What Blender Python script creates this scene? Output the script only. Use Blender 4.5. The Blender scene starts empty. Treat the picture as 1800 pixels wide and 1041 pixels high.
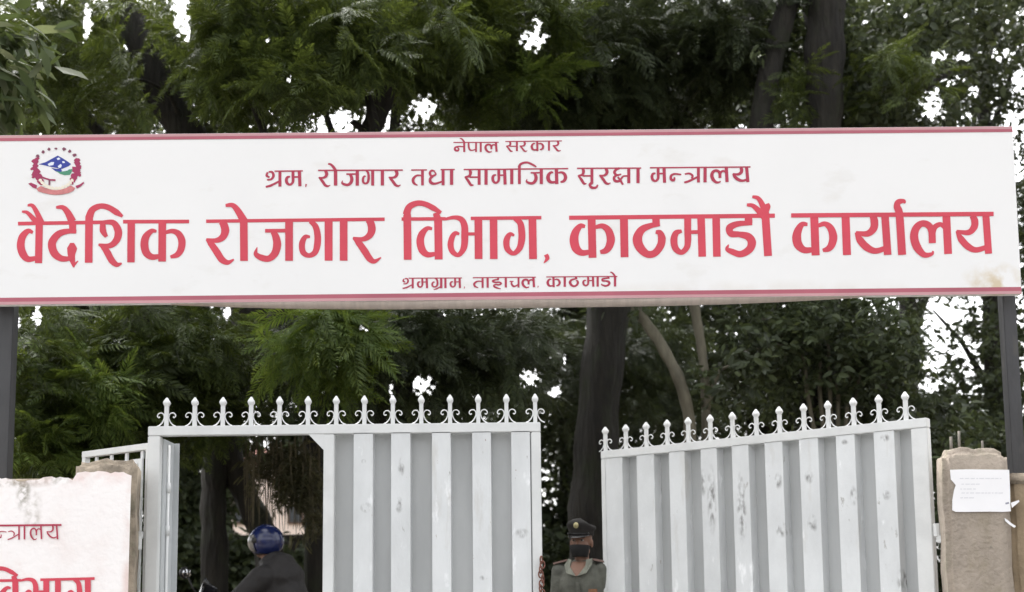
import bpy, bmesh, math, random
import numpy as np
from mathutils import Vector, Matrix

S = bpy.context.scene
COL = S.collection
PI = math.pi
R = math.radians
random.seed(11)
RNG = np.random.default_rng(11)

# ------------------------------------------------------------------ camera
F_PX = 2220.0                       # focal length in photo pixels (photo is 1800 wide)
CX, CY = 900.0, 787.0               # principal point
CAM = Vector((0.0, 0.0, 1.30))
PITCH, ROLL = R(7.0), R(-0.62)
cam_d = bpy.data.cameras.new('camera')
cam = bpy.data.objects.new('camera', cam_d)
COL.objects.link(cam)
cam.location = CAM
CROT = Matrix.Rotation(R(90) + PITCH, 3, 'X') @ Matrix.Rotation(ROLL, 3, 'Z')
cam.rotation_euler = CROT.to_euler()
cam_d.sensor_width = 36.0
cam_d.lens = 36.0 * F_PX / 1800.0
cam_d.shift_y = (CY - 520.5) / 1800.0
cam_d.clip_end = 2000
cam_d.clip_start = 0.05
cam_d.dof.use_dof = True
cam_d.dof.focus_distance = 7.5
cam_d.dof.aperture_fstop = 1.8
S.camera = cam

def at(px, py, Y):
    """point of the world plane y = Y seen at photo pixel (px, py)"""
    d = CROT @ Vector(((px - CX) / F_PX, -(py - CY) / F_PX, -1.0))
    t = Y / d.y
    return CAM + d * t

def project(P):
    """array of points (n,3) -> photo pixels"""
    M = np.array(CROT.transposed())
    q = (P - np.array(CAM)) @ M.T
    return CX - F_PX * q[:, 0] / q[:, 2], CY + F_PX * q[:, 1] / q[:, 2]

# ------------------------------------------------------------------ light
SUN_EL, SUN_AZ = R(60), R(-25)       # overcast: a broad glow high beyond the trees, a little to the left
w = bpy.data.worlds.new('World')
S.world = w
w.use_nodes = True
nt = w.node_tree
bg = nt.nodes['Background']
sky = nt.nodes.new('ShaderNodeTexSky')
sky.sky_type = 'NISHITA'
sky.sun_disc = False
sky.sun_elevation = SUN_EL
sky.sun_rotation = SUN_AZ
sky.air_density = 1.0
sky.dust_density = 6.0
sky.ozone_density = 1.0
hs = nt.nodes.new('ShaderNodeHueSaturation')
hs.inputs['Saturation'].default_value = 0.10
nt.links.new(sky.outputs[0], hs.inputs['Color'])
nt.links.new(hs.outputs[0], bg.inputs['Color'])
bg.inputs['Strength'].default_value = 0.15
sd = bpy.data.lights.new('sun', 'SUN')
sd.energy = 0.6
sd.angle = R(40)
sd.color = (1.0, 0.965, 0.92)
sun = bpy.data.objects.new('sun', sd)
COL.objects.link(sun)
sdir = Vector((math.sin(SUN_AZ) * math.cos(SUN_EL), math.cos(SUN_AZ) * math.cos(SUN_EL), math.sin(SUN_EL)))
sun.rotation_euler = (-sdir).to_track_quat('-Z', 'Y').to_euler()
sun.location = sdir * 40
S.view_settings.view_transform = 'Standard'
S.view_settings.look = 'None'
S.view_settings.gamma = 1
S.view_settings.exposure = 2.2

# ------------------------------------------------------------------ materials
def mat(name, col, rough=0.6, var=0.0, scale=6.0, col2=None, bump=0.0, bscale=40.0, metal=0.0,
        spec=0.4, lo=0.4, hi=0.65, stretch=(1, 1, 1), extra=None, spots=None, bdist=0.02):
    m = bpy.data.materials.new(name)
    m.use_nodes = True
    n, l = m.node_tree.nodes, m.node_tree.links
    b = n['Principled BSDF']
    b.inputs['Base Color'].default_value = (*col, 1)
    b.inputs['Roughness'].default_value = rough
    b.inputs['Metallic'].default_value = metal
    b.inputs['Specular IOR Level'].default_value = spec
    tc = n.new('ShaderNodeTexCoord')
    mp = n.new('ShaderNodeMapping')
    mp.inputs['Scale'].default_value = stretch
    l.new(tc.outputs['Object'], mp.inputs[0])
    out = None
    if var > 0 or col2 is not None:
        no = n.new('ShaderNodeTexNoise')
        no.inputs['Scale'].default_value = scale
        no.inputs['Detail'].default_value = 6
        no.inputs['Roughness'].default_value = 0.62
        l.new(mp.outputs[0], no.inputs['Vector'])
        cr = n.new('ShaderNodeValToRGB')
        cr.color_ramp.elements[0].position = lo
        cr.color_ramp.elements[1].position = hi
        c2 = col2 if col2 is not None else tuple(max(0, c * (1 - var)) for c in col)
        cr.color_ramp.elements[0].color = (*col, 1)
        cr.color_ramp.elements[1].color = (*c2, 1)
        l.new(no.outputs['Fac'], cr.inputs['Fac'])
        out = cr.outputs['Color']
    if extra:
        # further stains: list of (colour, noise scale, lo, hi, stretch)
        for (ec, es, el, eh, est) in extra:
            mp2 = n.new('ShaderNodeMapping')
            mp2.inputs['Scale'].default_value = est
            mp2.inputs['Location'].default_value = (es * 1.7, 3.1, es)
            l.new(tc.outputs['Object'], mp2.inputs[0])
            n2 = n.new('ShaderNodeTexNoise')
            n2.inputs['Scale'].default_value = es
            n2.inputs['Detail'].default_value = 5
            n2.inputs['Roughness'].default_value = 0.6
            l.new(mp2.outputs[0], n2.inputs['Vector'])
            mr = n.new('ShaderNodeMapRange')
            mr.inputs['From Min'].default_value = el
            mr.inputs['From Max'].default_value = eh
            l.new(n2.outputs['Fac'], mr.inputs['Value'])
            mx = n.new('ShaderNodeMix')
            mx.data_type = 'RGBA'
            l.new(mr.outputs[0], mx.inputs['Factor'])
            if out is None:
                mx.inputs['A'].default_value = (*col, 1)
            else:
                l.new(out, mx.inputs['A'])
            mx.inputs['B'].default_value = (*ec, 1)
            out = mx.outputs['Result']
    if spots:
        # stains with a place of their own: (colour, centre, radii, noise scale, strength)
        for (ec, cen, rad, ns, st) in spots:
            mp3 = n.new('ShaderNodeMapping')
            mp3.vector_type = 'POINT'
            mp3.inputs['Location'].default_value = tuple(-c / r for c, r in zip(cen, rad))
            mp3.inputs['Scale'].default_value = tuple(1 / r for r in rad)
            l.new(tc.outputs['Object'], mp3.inputs[0])
            ln = n.new('ShaderNodeVectorMath'); ln.operation = 'LENGTH'
            l.new(mp3.outputs[0], ln.inputs[0])
            f1 = n.new('ShaderNodeMapRange')
            f1.inputs['From Min'].default_value = 1.0; f1.inputs['From Max'].default_value = 0.35
            l.new(ln.outputs['Value'], f1.inputs['Value'])
            n3 = n.new('ShaderNodeTexNoise'); n3.inputs['Scale'].default_value = ns; n3.inputs['Detail'].default_value = 6
            l.new(mp.outputs[0], n3.inputs['Vector'])
            f2 = n.new('ShaderNodeMapRange')
            f2.inputs['From Min'].default_value = 0.42; f2.inputs['From Max'].default_value = 0.62
            l.new(n3.outputs['Fac'], f2.inputs['Value'])
            mu = n.new('ShaderNodeMath'); mu.operation = 'MULTIPLY'
            l.new(f1.outputs[0], mu.inputs[0]); l.new(f2.outputs[0], mu.inputs[1])
            mu2 = n.new('ShaderNodeMath'); mu2.operation = 'MULTIPLY'; mu2.inputs[1].default_value = st
            l.new(mu.outputs[0], mu2.inputs[0])
            mx = n.new('ShaderNodeMix'); mx.data_type = 'RGBA'
            l.new(mu2.outputs[0], mx.inputs['Factor'])
            if out is None: mx.inputs['A'].default_value = (*col, 1)
            else: l.new(out, mx.inputs['A'])
            mx.inputs['B'].default_value = (*ec, 1)
            out = mx.outputs['Result']
    if out is not None:
        l.new(out, b.inputs['Base Color'])
    if bump > 0:
        nb = n.new('ShaderNodeTexNoise')
        nb.inputs['Scale'].default_value = bscale
        nb.inputs['Detail'].default_value = 5
        l.new(mp.outputs[0], nb.inputs['Vector'])
        bp = n.new('ShaderNodeBump')
        bp.inputs['Strength'].default_value = bump
        bp.inputs['Distance'].default_value = bdist
        l.new(nb.outputs['Fac'], bp.inputs['Height'])
        l.new(bp.outputs[0], b.inputs['Normal'])
    return m

def leaf_mat(name, c1, c2, c3, trans=0.35, rough=0.55):
    m = bpy.data.materials.new(name)
    m.use_nodes = True
    n, l = m.node_tree.nodes, m.node_tree.links
    b = n['Principled BSDF']
    b.inputs['Roughness'].default_value = rough
    b.inputs['Specular IOR Level'].default_value = 0.3
    g = n.new('ShaderNodeNewGeometry')
    cr = n.new('ShaderNodeValToRGB')
    e = cr.color_ramp.elements
    e[0].position, e[0].color = 0.0, (*c1, 1)
    e[1].position, e[1].color = 1.0, (*c3, 1)
    k = e.new(0.6)
    k.color = (*c2, 1)
    l.new(g.outputs['Random Per Island'], cr.inputs['Fac'])
    tc = n.new('ShaderNodeTexCoord')
    no = n.new('ShaderNodeTexNoise')
    no.inputs['Scale'].default_value = 1.6
    no.inputs['Detail'].default_value = 3
    l.new(tc.outputs['Object'], no.inputs['Vector'])
    hv = n.new('ShaderNodeHueSaturation')
    mr = n.new('ShaderNodeMapRange')
    mr.inputs['From Min'].default_value = 0.35
    mr.inputs['From Max'].default_value = 0.65
    mr.inputs['To Min'].default_value = 0.7
    mr.inputs['To Max'].default_value = 1.35
    l.new(no.outputs['Fac'], mr.inputs['Value'])
    l.new(mr.outputs[0], hv.inputs['Value'])
    l.new(cr.outputs['Color'], hv.inputs['Color'])
    l.new(hv.outputs[0], b.inputs['Base Color'])
    tr = n.new('ShaderNodeBsdfTranslucent')
    h2 = n.new('ShaderNodeHueSaturation')
    h2.inputs['Hue'].default_value = 0.475
    h2.inputs['Saturation'].default_value = 1.1
    h2.inputs['Value'].default_value = 1.6
    l.new(hv.outputs[0], h2.inputs['Color'])
    l.new(h2.outputs[0], tr.inputs['Color'])
    mx = n.new('ShaderNodeMixShader')
    mx.inputs[0].default_value = trans
    l.new(b.outputs[0], mx.inputs[1])
    l.new(tr.outputs[0], mx.inputs[2])
    l.new(mx.outputs[0], n['Material Output'].inputs['Surface'])
    return m

M = {}
M['flex'] = mat('banner_flex', (0.80, 0.795, 0.79), 0.5, var=0.03, scale=1.2, bump=0.05, bscale=3.0,
                extra=[((0.70, 0.68, 0.65), 2.3, 0.58, 0.80, (1, 1, 2))],
                spots=[((0.56, 0.44, 0.26), (2.93, -0.1, 3.13), (0.22, 1.0, 0.15), 9.0, 0.8), ((0.62, 0.56, 0.48), (1.5, -0.1, 3.08), (1.6, 1.0, 0.10), 5.0, 0.35)])
M['flex_fold'] = mat('banner_fold', (0.55, 0.47, 0.42), 0.6, var=0.15, scale=5, stretch=(6, 1, 1))
M['red'] = mat('letter_red', (0.62, 0.058, 0.092), 0.55, var=0.12, scale=3)
M['dkred'] = mat('small_letter_red', (0.40, 0.032, 0.072), 0.55)
M['border'] = mat('border_red', (0.42, 0.11, 0.15), 0.55, var=0.12, scale=2)
M['border_pale'] = mat('border_pale', (0.55, 0.30, 0.32), 0.55, var=0.12, scale=2)
M['emb_red'] = mat('emblem_red', (0.34, 0.03, 0.10), 0.6)
M['emb_pink'] = mat('emblem_pink', (0.62, 0.22, 0.22), 0.6, var=0.2, scale=30)
M['emb_blue'] = mat('emblem_blue', (0.03, 0.05, 0.30), 0.6)
M['emb_green'] = mat('emblem_green', (0.07, 0.26, 0.16), 0.6)
M['emb_white'] = mat('emblem_white', (0.72, 0.76, 0.84), 0.6)
M['emb_cream'] = mat('emblem_cream', (0.78, 0.72, 0.60), 0.6)
M['emb_grey'] = mat('emblem_grey', (0.20, 0.06, 0.10), 0.6)
M['paint'] = mat('white_gate_paint', (0.64, 0.655, 0.66), 0.42, var=0.14, scale=3, bump=0.06, bscale=60,
                 stretch=(1, 1, 0.5),
                 extra=[((0.28, 0.27, 0.25), 13.0, 0.655, 0.72, (1.2, 1, 0.55)),
                        ((0.50, 0.49, 0.46), 5.0, 0.60, 0.78, (1.6, 1, 0.3)),
                        ((0.80, 0.81, 0.82), 9.0, 0.62, 0.7, (1, 1, 0.35))])
M['paint_clean'] = mat('white_rail_paint', (0.63, 0.64, 0.635), 0.42, var=0.10, scale=5, bump=0.05, bscale=70)
M['recess_grey'] = mat('gate_recess_grey', (0.455, 0.465, 0.465), 0.45, var=0.14, scale=3, stretch=(1, 1, 0.3), bump=0.05, bscale=40)  # recess faces of the gate sheet, a greyer tone than the raised ribs
M['paint_grey'] = mat('grey_primer_paint', (0.47, 0.49, 0.50), 0.4, var=0.18, scale=4, stretch=(1, 1, 0.4))
M['post'] = mat('grey_post_paint', (0.050, 0.050, 0.053), 0.5, var=0.35, scale=5, stretch=(1, 1, 0.3), bump=0.1,
                extra=[((0.07, 0.066, 0.06), 9.0, 0.6, 0.75, (1, 1, 0.4))])
M['wallpaint'] = mat('pale_pink_wall_paint', (0.86, 0.82, 0.805), 0.75, col2=(0.80, 0.72, 0.695), scale=2.2, lo=0.5, hi=0.72, bump=0.2, bscale=30,
                     extra=[((0.72, 0.56, 0.52), 2.4, 0.60, 0.78, (1, 1, 1)),
                            ((0.36, 0.33, 0.28), 6.0, 0.68, 0.8, (1, 1, 0.35))],
                     spots=[((0.20, 0.18, 0.13), (-0.28, 0, 1.93), (0.05, 1, 0.16), 26.0, 0.9), ((0.30, 0.26, 0.20), (-0.30, 0, 1.98), (0.35, 1, 0.05), 22.0, 0.9),
                            ((0.34, 0.30, 0.24), (-0.22, 0, 1.78), (0.06, 1, 0.20), 20.0, 0.6), ((0.70, 0.50, 0.46), (0.0, 0, 2.02), (0.5, 1, 0.10), 6.0, 0.7),
                            ((0.70, 0.54, 0.50), (0.335, 0, 1.6), (0.05, 1, 0.9), 4.0, 0.8)])
M['cement'] = mat('rough_cement', (0.36, 0.30, 0.23), 0.9, var=0.5, scale=7, bump=0.7, bscale=38,
                  extra=[((0.15, 0.15, 0.10), 5.0, 0.55, 0.72, (1, 1, 0.7))])
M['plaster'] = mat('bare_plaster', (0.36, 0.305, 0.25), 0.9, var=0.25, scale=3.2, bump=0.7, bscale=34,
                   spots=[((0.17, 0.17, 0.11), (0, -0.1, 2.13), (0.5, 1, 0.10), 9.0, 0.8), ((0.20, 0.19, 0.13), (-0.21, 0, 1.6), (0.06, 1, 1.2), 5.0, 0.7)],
                   extra=[((0.26, 0.22, 0.16), 4.0, 0.58, 0.75, (1, 1, 0.6)),
                          ((0.12, 0.11, 0.09), 16.0, 0.70, 0.76, (1, 1, 0.8))])
M['wallbrown'] = mat('brown_wall_plaster', (0.30, 0.23, 0.15), 0.9, var=0.35, scale=4, bump=0.5, bscale=25,
                     extra=[((0.62, 0.57, 0.5), 12.0, 0.70, 0.74, (1, 1, 1))])
M['paper'] = mat('white_paper', (0.84, 0.83, 0.84), 0.7, var=0.03, scale=5)
M['ink'] = mat('faded_ink', (0.66, 0.655, 0.68), 0.8)
M['ink_dark'] = mat('stamp_ink', (0.3, 0.3, 0.36), 0.8)
M['iron'] = mat('bare_iron', (0.22, 0.20, 0.17), 0.7, var=0.4, scale=30, metal=0.3)
M['rust'] = mat('rusty_iron', (0.20, 0.085, 0.06), 0.8, var=0.5, scale=40, bump=0.3, bscale=80)
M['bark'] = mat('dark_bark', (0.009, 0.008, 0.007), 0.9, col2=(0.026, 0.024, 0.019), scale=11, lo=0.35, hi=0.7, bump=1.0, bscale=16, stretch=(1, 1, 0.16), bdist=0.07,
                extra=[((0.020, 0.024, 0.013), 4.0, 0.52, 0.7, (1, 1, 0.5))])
M['palebark'] = mat('pale_bark', (0.115, 0.105, 0.075), 0.85, var=0.4, scale=9, bump=0.5, bscale=30, stretch=(1, 1, 0.3))
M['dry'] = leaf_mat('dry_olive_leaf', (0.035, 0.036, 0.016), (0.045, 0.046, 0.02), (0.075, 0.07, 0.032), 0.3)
M['root'] = mat('dry_hanging_root', (0.10, 0.085, 0.05), 0.9, var=0.5, scale=12)
M['asphalt'] = mat('asphalt', (0.055, 0.055, 0.055), 0.9, var=0.3, scale=3, bump=0.4, bscale=120)
M['dirt'] = mat('packed_earth', (0.13, 0.105, 0.075), 0.95, var=0.4, scale=2, bump=0.5, bscale=30)
M['kerb'] = mat('kerb_concrete', (0.32, 0.31, 0.29), 0.9, var=0.3, scale=5, bump=0.3)
M['bwall'] = mat('peach_house_wall', (0.82, 0.70, 0.63), 0.85, var=0.08, scale=1)
M['broof'] = mat('brick_red_roof', (0.30, 0.12, 0.09), 0.85, var=0.3, scale=5)
M['bframe'] = mat('brown_window_frame', (0.10, 0.06, 0.04), 0.6)
M['glass'] = mat('dark_window_glass', (0.03, 0.035, 0.04), 0.08, spec=0.6)
M['brick'] = mat('weathered_brick', (0.030, 0.026, 0.020), 0.9, var=0.4, scale=8, bump=0.4)
M['jac'] = leaf_mat('feathery_leaf', (0.030, 0.044, 0.012), (0.046, 0.068, 0.016), (0.074, 0.102, 0.024), 0.36)
M['jac_bright'] = leaf_mat('bright_feathery_leaf', (0.050, 0.082, 0.018), (0.070, 0.110, 0.022), (0.10, 0.14, 0.032), 0.42)  # brighter, more vivid green than the other feathery leaves
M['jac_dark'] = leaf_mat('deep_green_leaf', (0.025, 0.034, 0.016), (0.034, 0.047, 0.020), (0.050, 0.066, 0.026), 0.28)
M['broad'] = leaf_mat('broad_leaf', (0.027, 0.036, 0.018), (0.037, 0.050, 0.022), (0.058, 0.076, 0.030), 0.30, 0.5)
M['broad_pale'] = leaf_mat('pale_broad_leaf', (0.040, 0.058, 0.022), (0.056, 0.080, 0.028), (0.11, 0.125, 0.07), 0.34, 0.55)
M['bluegreen'] = leaf_mat('bluish_green_leaf', (0.028, 0.038, 0.024), (0.040, 0.054, 0.032), (0.056, 0.074, 0.040), 0.28)
M['skin'] = mat('brown_skin', (0.19, 0.10, 0.066), 0.5, var=0.12, scale=20)
M['hair'] = mat('black_hair', (0.012, 0.010, 0.009), 0.55)
M['shirt'] = mat('grey_green_cloth', (0.115, 0.117, 0.098), 0.85, var=0.3, scale=8, bump=1.0, bscale=13)
M['shirt_pale'] = mat('grey_green_collar_cloth', (0.185, 0.19, 0.155), 0.85, var=0.2, scale=9, bump=0.3)
M['trouser'] = mat('dark_trouser_cloth', (0.035, 0.035, 0.032), 0.85, var=0.2, scale=8, bump=0.3)
M['cap'] = mat('dark_cap_cloth', (0.012, 0.010, 0.009), 0.8, var=0.2, scale=20)
M['peak'] = mat('glossy_black_peak', (0.015, 0.014, 0.014), 0.18, spec=0.6)
M['brass'] = mat('brass_badge', (0.34, 0.30, 0.16), 0.35, metal=0.4, var=0.3, scale=60)
M['mask'] = mat('black_mask_cloth', (0.008, 0.008, 0.008), 0.85)
M['eyew'] = mat('eye_white', (0.22, 0.20, 0.18), 0.3)
M['eyeb'] = mat('eye_iris', (0.02, 0.012, 0.008), 0.2)
M['epau'] = mat('epaulette_cloth', (0.20, 0.13, 0.11), 0.8, var=0.3, scale=30)
M['orange'] = mat('orange_patch', (0.22, 0.10, 0.05), 0.7, var=0.3, scale=40)
M['jacket'] = mat('charcoal_jacket_cloth', (0.017, 0.015, 0.015), 0.7, var=0.3, scale=5, bump=1.0, bscale=11)
M['jeans'] = mat('dark_blue_denim', (0.03, 0.035, 0.06), 0.85, var=0.3, scale=10)
M['helmet'] = mat('glossy_blue_helmet', (0.011, 0.018, 0.075), 0.16, spec=0.6, var=0.25, scale=7)
M['visor'] = mat('pale_clear_visor', (0.16, 0.155, 0.15), 0.12, spec=0.7)
M['blackpl'] = mat('black_plastic', (0.015, 0.015, 0.016), 0.35)
M['chrome'] = mat('chrome', (0.6, 0.6, 0.6), 0.15, metal=1.0)
M['tyre'] = mat('tyre_rubber', (0.02, 0.02, 0.02), 0.85)
M['bikered'] = mat('black_tank_paint', (0.02, 0.02, 0.024), 0.2, spec=0.6)
M['lens'] = mat('headlight_lens', (0.45, 0.46, 0.48), 0.1, spec=0.7)
M['shoe'] = mat('black_shoe', (0.015, 0.014, 0.013), 0.4)
M['mirror'] = mat('mirror_glass', (0.5, 0.5, 0.52), 0.05, metal=1.0)

# ------------------------------------------------------------------ mesh helpers
class MB:
    """collects shapes, then links them as ONE mesh object"""
    def __init__(self):
        self.v, self.f, self.mi = [], [], []
    def add(self, vs, fs, mi=0):
        o = len(self.v)
        self.v += [tuple(p) for p in vs]
        self.f += [tuple(i + o for i in q) for q in fs]
        self.mi += [mi] * len(fs)
        return self
    def box(self, c, s, mi=0, rz=0.0, bev=0.0):
        x, y, z = (k / 2 for k in s)
        if bev > 0:
            bm = bmesh.new()
            bmesh.ops.create_cube(bm, size=1)
            bmesh.ops.scale(bm, vec=s, verts=bm.verts)
            bmesh.ops.bevel(bm, geom=bm.edges[:], offset=bev, segments=2, affect='EDGES')
            vs = [v.co.copy() for v in bm.verts]
            bm.verts.index_update()
            fs = [[v.index for v in f.verts] for f in bm.faces]
            bm.free()
        else:
            vs = [Vector(p) for p in [(-x, -y, -z), (x, -y, -z), (x, y, -z), (-x, y, -z), (-x, -y, z), (x, -y, z), (x, y, z), (-x, y, z)]]
            fs = [(0, 3, 2, 1), (4, 5, 6, 7), (0, 1, 5, 4), (1, 2, 6, 5), (2, 3, 7, 6), (3, 0, 4, 7)]
        if rz:
            m = Matrix.Rotation(rz, 3, 'Z')
            vs = [m @ p for p in vs]
        return self.add([p + Vector(c) for p in vs], fs, mi)
    def tube(self, pts, rad, n=10, mi=0, closed_ends=True, flat=None):
        pts = [Vector(p) for p in pts]
        if not hasattr(rad, '__len__'):
            rad = [rad] * len(pts)
        vs, fs = [], []
        up = Vector((0.13, 0.21, 0.97))
        prev = None
        for i, p in enumerate(pts):
            t = (pts[min(i + 1, len(pts) - 1)] - pts[max(i - 1, 0)]).normalized()
            a = t.cross(up if abs(t.dot(up)) < 0.95 else Vector((1, 0.1, 0))).normalized() if prev is None else (prev - t * prev.dot(t)).normalized()
            prev = a
            b = t.cross(a)
            for k in range(n):
                th = 2 * PI * k / n
                vs.append(p + (a * math.cos(th) + b * math.sin(th)) * rad[i])
        for i in range(len(pts) - 1):
            for k in range(n):
                fs.append((i * n + k, i * n + (k + 1) % n, (i + 1) * n + (k + 1) % n, (i + 1) * n + k))
        if closed_ends:
            fs.append(tuple(range(n - 1, -1, -1)))
            fs.append(tuple((len(pts) - 1) * n + k for k in range(n)))
        return self.add(vs, fs, mi)
    def lathe(self, prof, c=(0, 0, 0), n=24, mi=0, axis='Z'):
        vs, fs = [], []
        for (r, z) in prof:
            for k in range(n):
                th = 2 * PI * k / n
                p = (r * math.cos(th), r * math.sin(th), z)
                if axis == 'Y':
                    p = (p[0], p[2], p[1])
                if axis == 'X':
                    p = (p[2], p[0], p[1])
                vs.append(Vector(p) + Vector(c))
        for i in range(len(prof) - 1):
            for k in range(n):
                fs.append((i * n + k, i * n + (k + 1) % n, (i + 1) * n + (k + 1) % n, (i + 1) * n + k))
        fs.append(tuple(range(n - 1, -1, -1)))
        fs.append(tuple((len(prof) - 1) * n + k for k in range(n)))
        return self.add(vs, fs, mi)
    def ell(self, c, r, mi=0, n=16, m=None):
        vs, fs = [], []
        h = n // 2
        for i in range(h + 1):
            ph = PI * i / h
            for k in range(n):
                th = 2 * PI * k / n
                p = Vector((r[0] * math.sin(ph) * math.cos(th), r[1] * math.sin(ph) * math.sin(th), r[2] * math.cos(ph)))
                vs.append((m @ p if m else p) + Vector(c))
        for i in range(h):
            for k in range(n):
                fs.append((i * n + k, (i + 1) * n + k, (i + 1) * n + (k + 1) % n, i * n + (k + 1) % n))
        return self.add(vs, fs, mi)
    def prism(self, poly, d, mi=0):
        """poly: list of 3-D points, d: extrusion vector"""
        n = len(poly)
        a = [Vector(p) for p in poly]
        b = [p + Vector(d) for p in a]
        fs = [tuple(range(n)), tuple(range(2 * n - 1, n - 1, -1))]
        fs += [(i, i + n, (i + 1) % n + n, (i + 1) % n) for i in range(n)]
        return self.add(a + b, fs, mi)
    def build(self, name, m, parent=None, smooth=False, off=None):
        me = bpy.data.meshes.new(name)
        o3 = Vector(off) if off is not None else Vector((0, 0, 0))
        me.from_pydata([tuple(Vector(p) - o3) for p in self.v], [], self.f)
        for k in (m if isinstance(m, (list, tuple)) else [m]):
            me.materials.append(k)
        me.polygons.foreach_set('material_index', self.mi)
        me.polygons.foreach_set('use_smooth', [smooth] * len(self.f))
        me.update()
        bm = bmesh.new()
        bm.from_mesh(me)
        bmesh.ops.recalc_face_normals(bm, faces=bm.faces)
        bm.to_mesh(me)
        bm.free()
        o = bpy.data.objects.new(name, me)
        COL.objects.link(o)
        if parent is not None:
            o.parent = parent
        return o

def tag(o, label=None, cat=None, group=None, kind=None):
    if label: o['label'] = label
    if cat: o['category'] = cat
    if group: o['group'] = group
    if kind: o['kind'] = kind
    return o

def thing(name, label, cat, loc=(0, 0, 0), rz=0.0, group=None):
    o = bpy.data.objects.new(name, None)
    o.empty_display_size = 0.2
    COL.objects.link(o)
    o.location = loc
    o.rotation_euler = (0, 0, rz)
    return tag(o, label, cat, group)

def copy_tree(o, parent=None):
    c = o.copy()
    COL.objects.link(c)
    c.parent = parent
    for ch in o.children:
        copy_tree(ch, c)
    return c

def grid_mesh(name, P, m, parent=None, smooth=True):
    """P: array (rows, cols, 3)"""
    r, c, _ = P.shape
    b = MB()
    b.add(P.reshape(-1, 3).tolist(), [(i * c + j, i * c + j + 1, (i + 1) * c + j + 1, (i + 1) * c + j) for i in range(r - 1) for j in range(c - 1)])
    return b.build(name, m, parent, smooth)

# ------------------------------------------------------------------ ground
def sheet(name, x0, x1, y0, y1, z, m, nx=2, ny=2, zf=None):
    xs, ys = np.linspace(x0, x1, nx), np.linspace(y0, y1, ny)
    P = np.array([[(x, y, z if zf is None else zf(x, y)) for x in xs] for y in ys])
    return tag(grid_mesh(name, P, m), kind='structure')
def yard_z(x, y):
    t = min(1, max(0, (y - 9.0) / 1.2))
    return 0.05 + 0.33 * t * t * (3 - 2 * t)
sheet('ground', -400, 400, -400, 500, -0.15, M['dirt'])
sheet('road', -60, 60, -6, 5.6, 0.0, M['asphalt'])
sheet('pavement', -60, 60, 5.75, 8.4, 0.05, M['kerb'])
kb = MB().box((0, 5.675, -0.02), (120, 0.15, 0.16), bev=0.01)
tag(kb.build('kerb', M['kerb']), kind='structure')
sheet('yard', -40, 40, 8.404, 60, 0.0, M['dirt'], 41, 90, yard_z)

# ------------------------------------------------------------------ lettering data (pen strokes: x, y, width)
def W(x0, y0, k, strokes):
    return [[(x0 + x / k, y0 + y / k, wd / k) for (x, y, wd) in s] for s in strokes]

KA4 = [[(178,292,26),(140,288,42),(102,335,62),(88,400,74),(105,470,70),(150,505,50),(212,500,40)], [(230,212,64),(238,546,64)],
       [(262,298,30),(318,288,42),(365,322,58),(386,390,68),(374,450,62),(344,488,50),(300,500,30)]]
AA4 = [[(492,205,64),(498,541,64)]]
TTHA4 = [[(752,212,60),(754,285,60)], [(784,272,34),(700,288,46),(634,322,62),(602,390,78),(622,460,74),(680,515,58),(742,508,56),(788,450,62),(800,390,64),(784,345,50),(750,336,28)]]
MA4 = [[(1010,210,56),(1010,330,56),(1012,400,54),(1003,460,48),(960,502,40),(912,470,54),(898,400,58),(916,345,48),(962,328,26)], [(1030,338,30),(1098,336,30)], [(1118,208,62),(1128,537,62)]]
AAB4 = [[(1240,205,62),(1247,537,62)]]
DA4 = [[(1502,210,62),(1505,262,62)], [(1534,264,34),(1420,270,46),(1352,302,60),(1362,350,54),(1430,356,46),(1500,374,62),(1530,420,70),(1510,478,62),(1440,516,52),(1370,496,48),(1330,474,34),(1342,438,8)]]
AU4 = [[(1640,195,64),(1662,531,64)], [(1534,50,22),(1580,62,34),(1615,115,46),(1645,200,60)], [(1490,116,24),(1535,122,34),(1578,156,46),(1630,210,60)], [(1654,106,30),(1662,130,40),(1652,168,34)]]
W4 = [[(48,221,34),(1717,204,34)]] + KA4 + AA4 + TTHA4 + MA4 + AAB4 + DA4 + AU4

YA5 = [[(692,200,50),(706,240,62),(700,300,60),(650,342,48),(560,336,30)], [(562,330,24),(592,390,58),(645,448,60),(715,478,46),(800,455,40)], [(790,192,60),(812,509,60)]]
LA5 = [[(1165,416,56),(1160,320,56),(1130,272,54),(1080,262,50),(1036,300,60),(1021,370,66),(1046,450,66),(1100,508,46),(1160,502,28),(1172,478,12)], [(1168,345,40),(1185,290,44),(1230,268,36),(1262,292,34)], [(1275,188,62),(1290,502,62)]]
W5 = [[(48,197,34),(1650,185,34)], [(178,268,26),(136,268,42),(105,312,60),(92,370,72),(105,430,70),(150,470,52),(212,470,42)], [(230,188,64),(242,513,64)],
      [(262,278,30),(315,264,40),(360,298,56),(381,365,66),(370,425,60),(343,460,50),(298,474,26)], [(478,188,64),(490,510,64)]] + YA5 + \
     [[(926,509,64),(905,195,62),(886,130,54),(896,92,46),(938,84,32),(948,102,14)]] + LA5 + \
     [[(1482,200,46),(1500,240,58),(1495,290,56),(1450,332,44),(1356,324,26)], [(1358,320,20),(1392,384,54),(1448,444,54),(1510,470,44),(1590,450,38)], [(1588,188,56),(1610,500,56)]]

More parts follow.
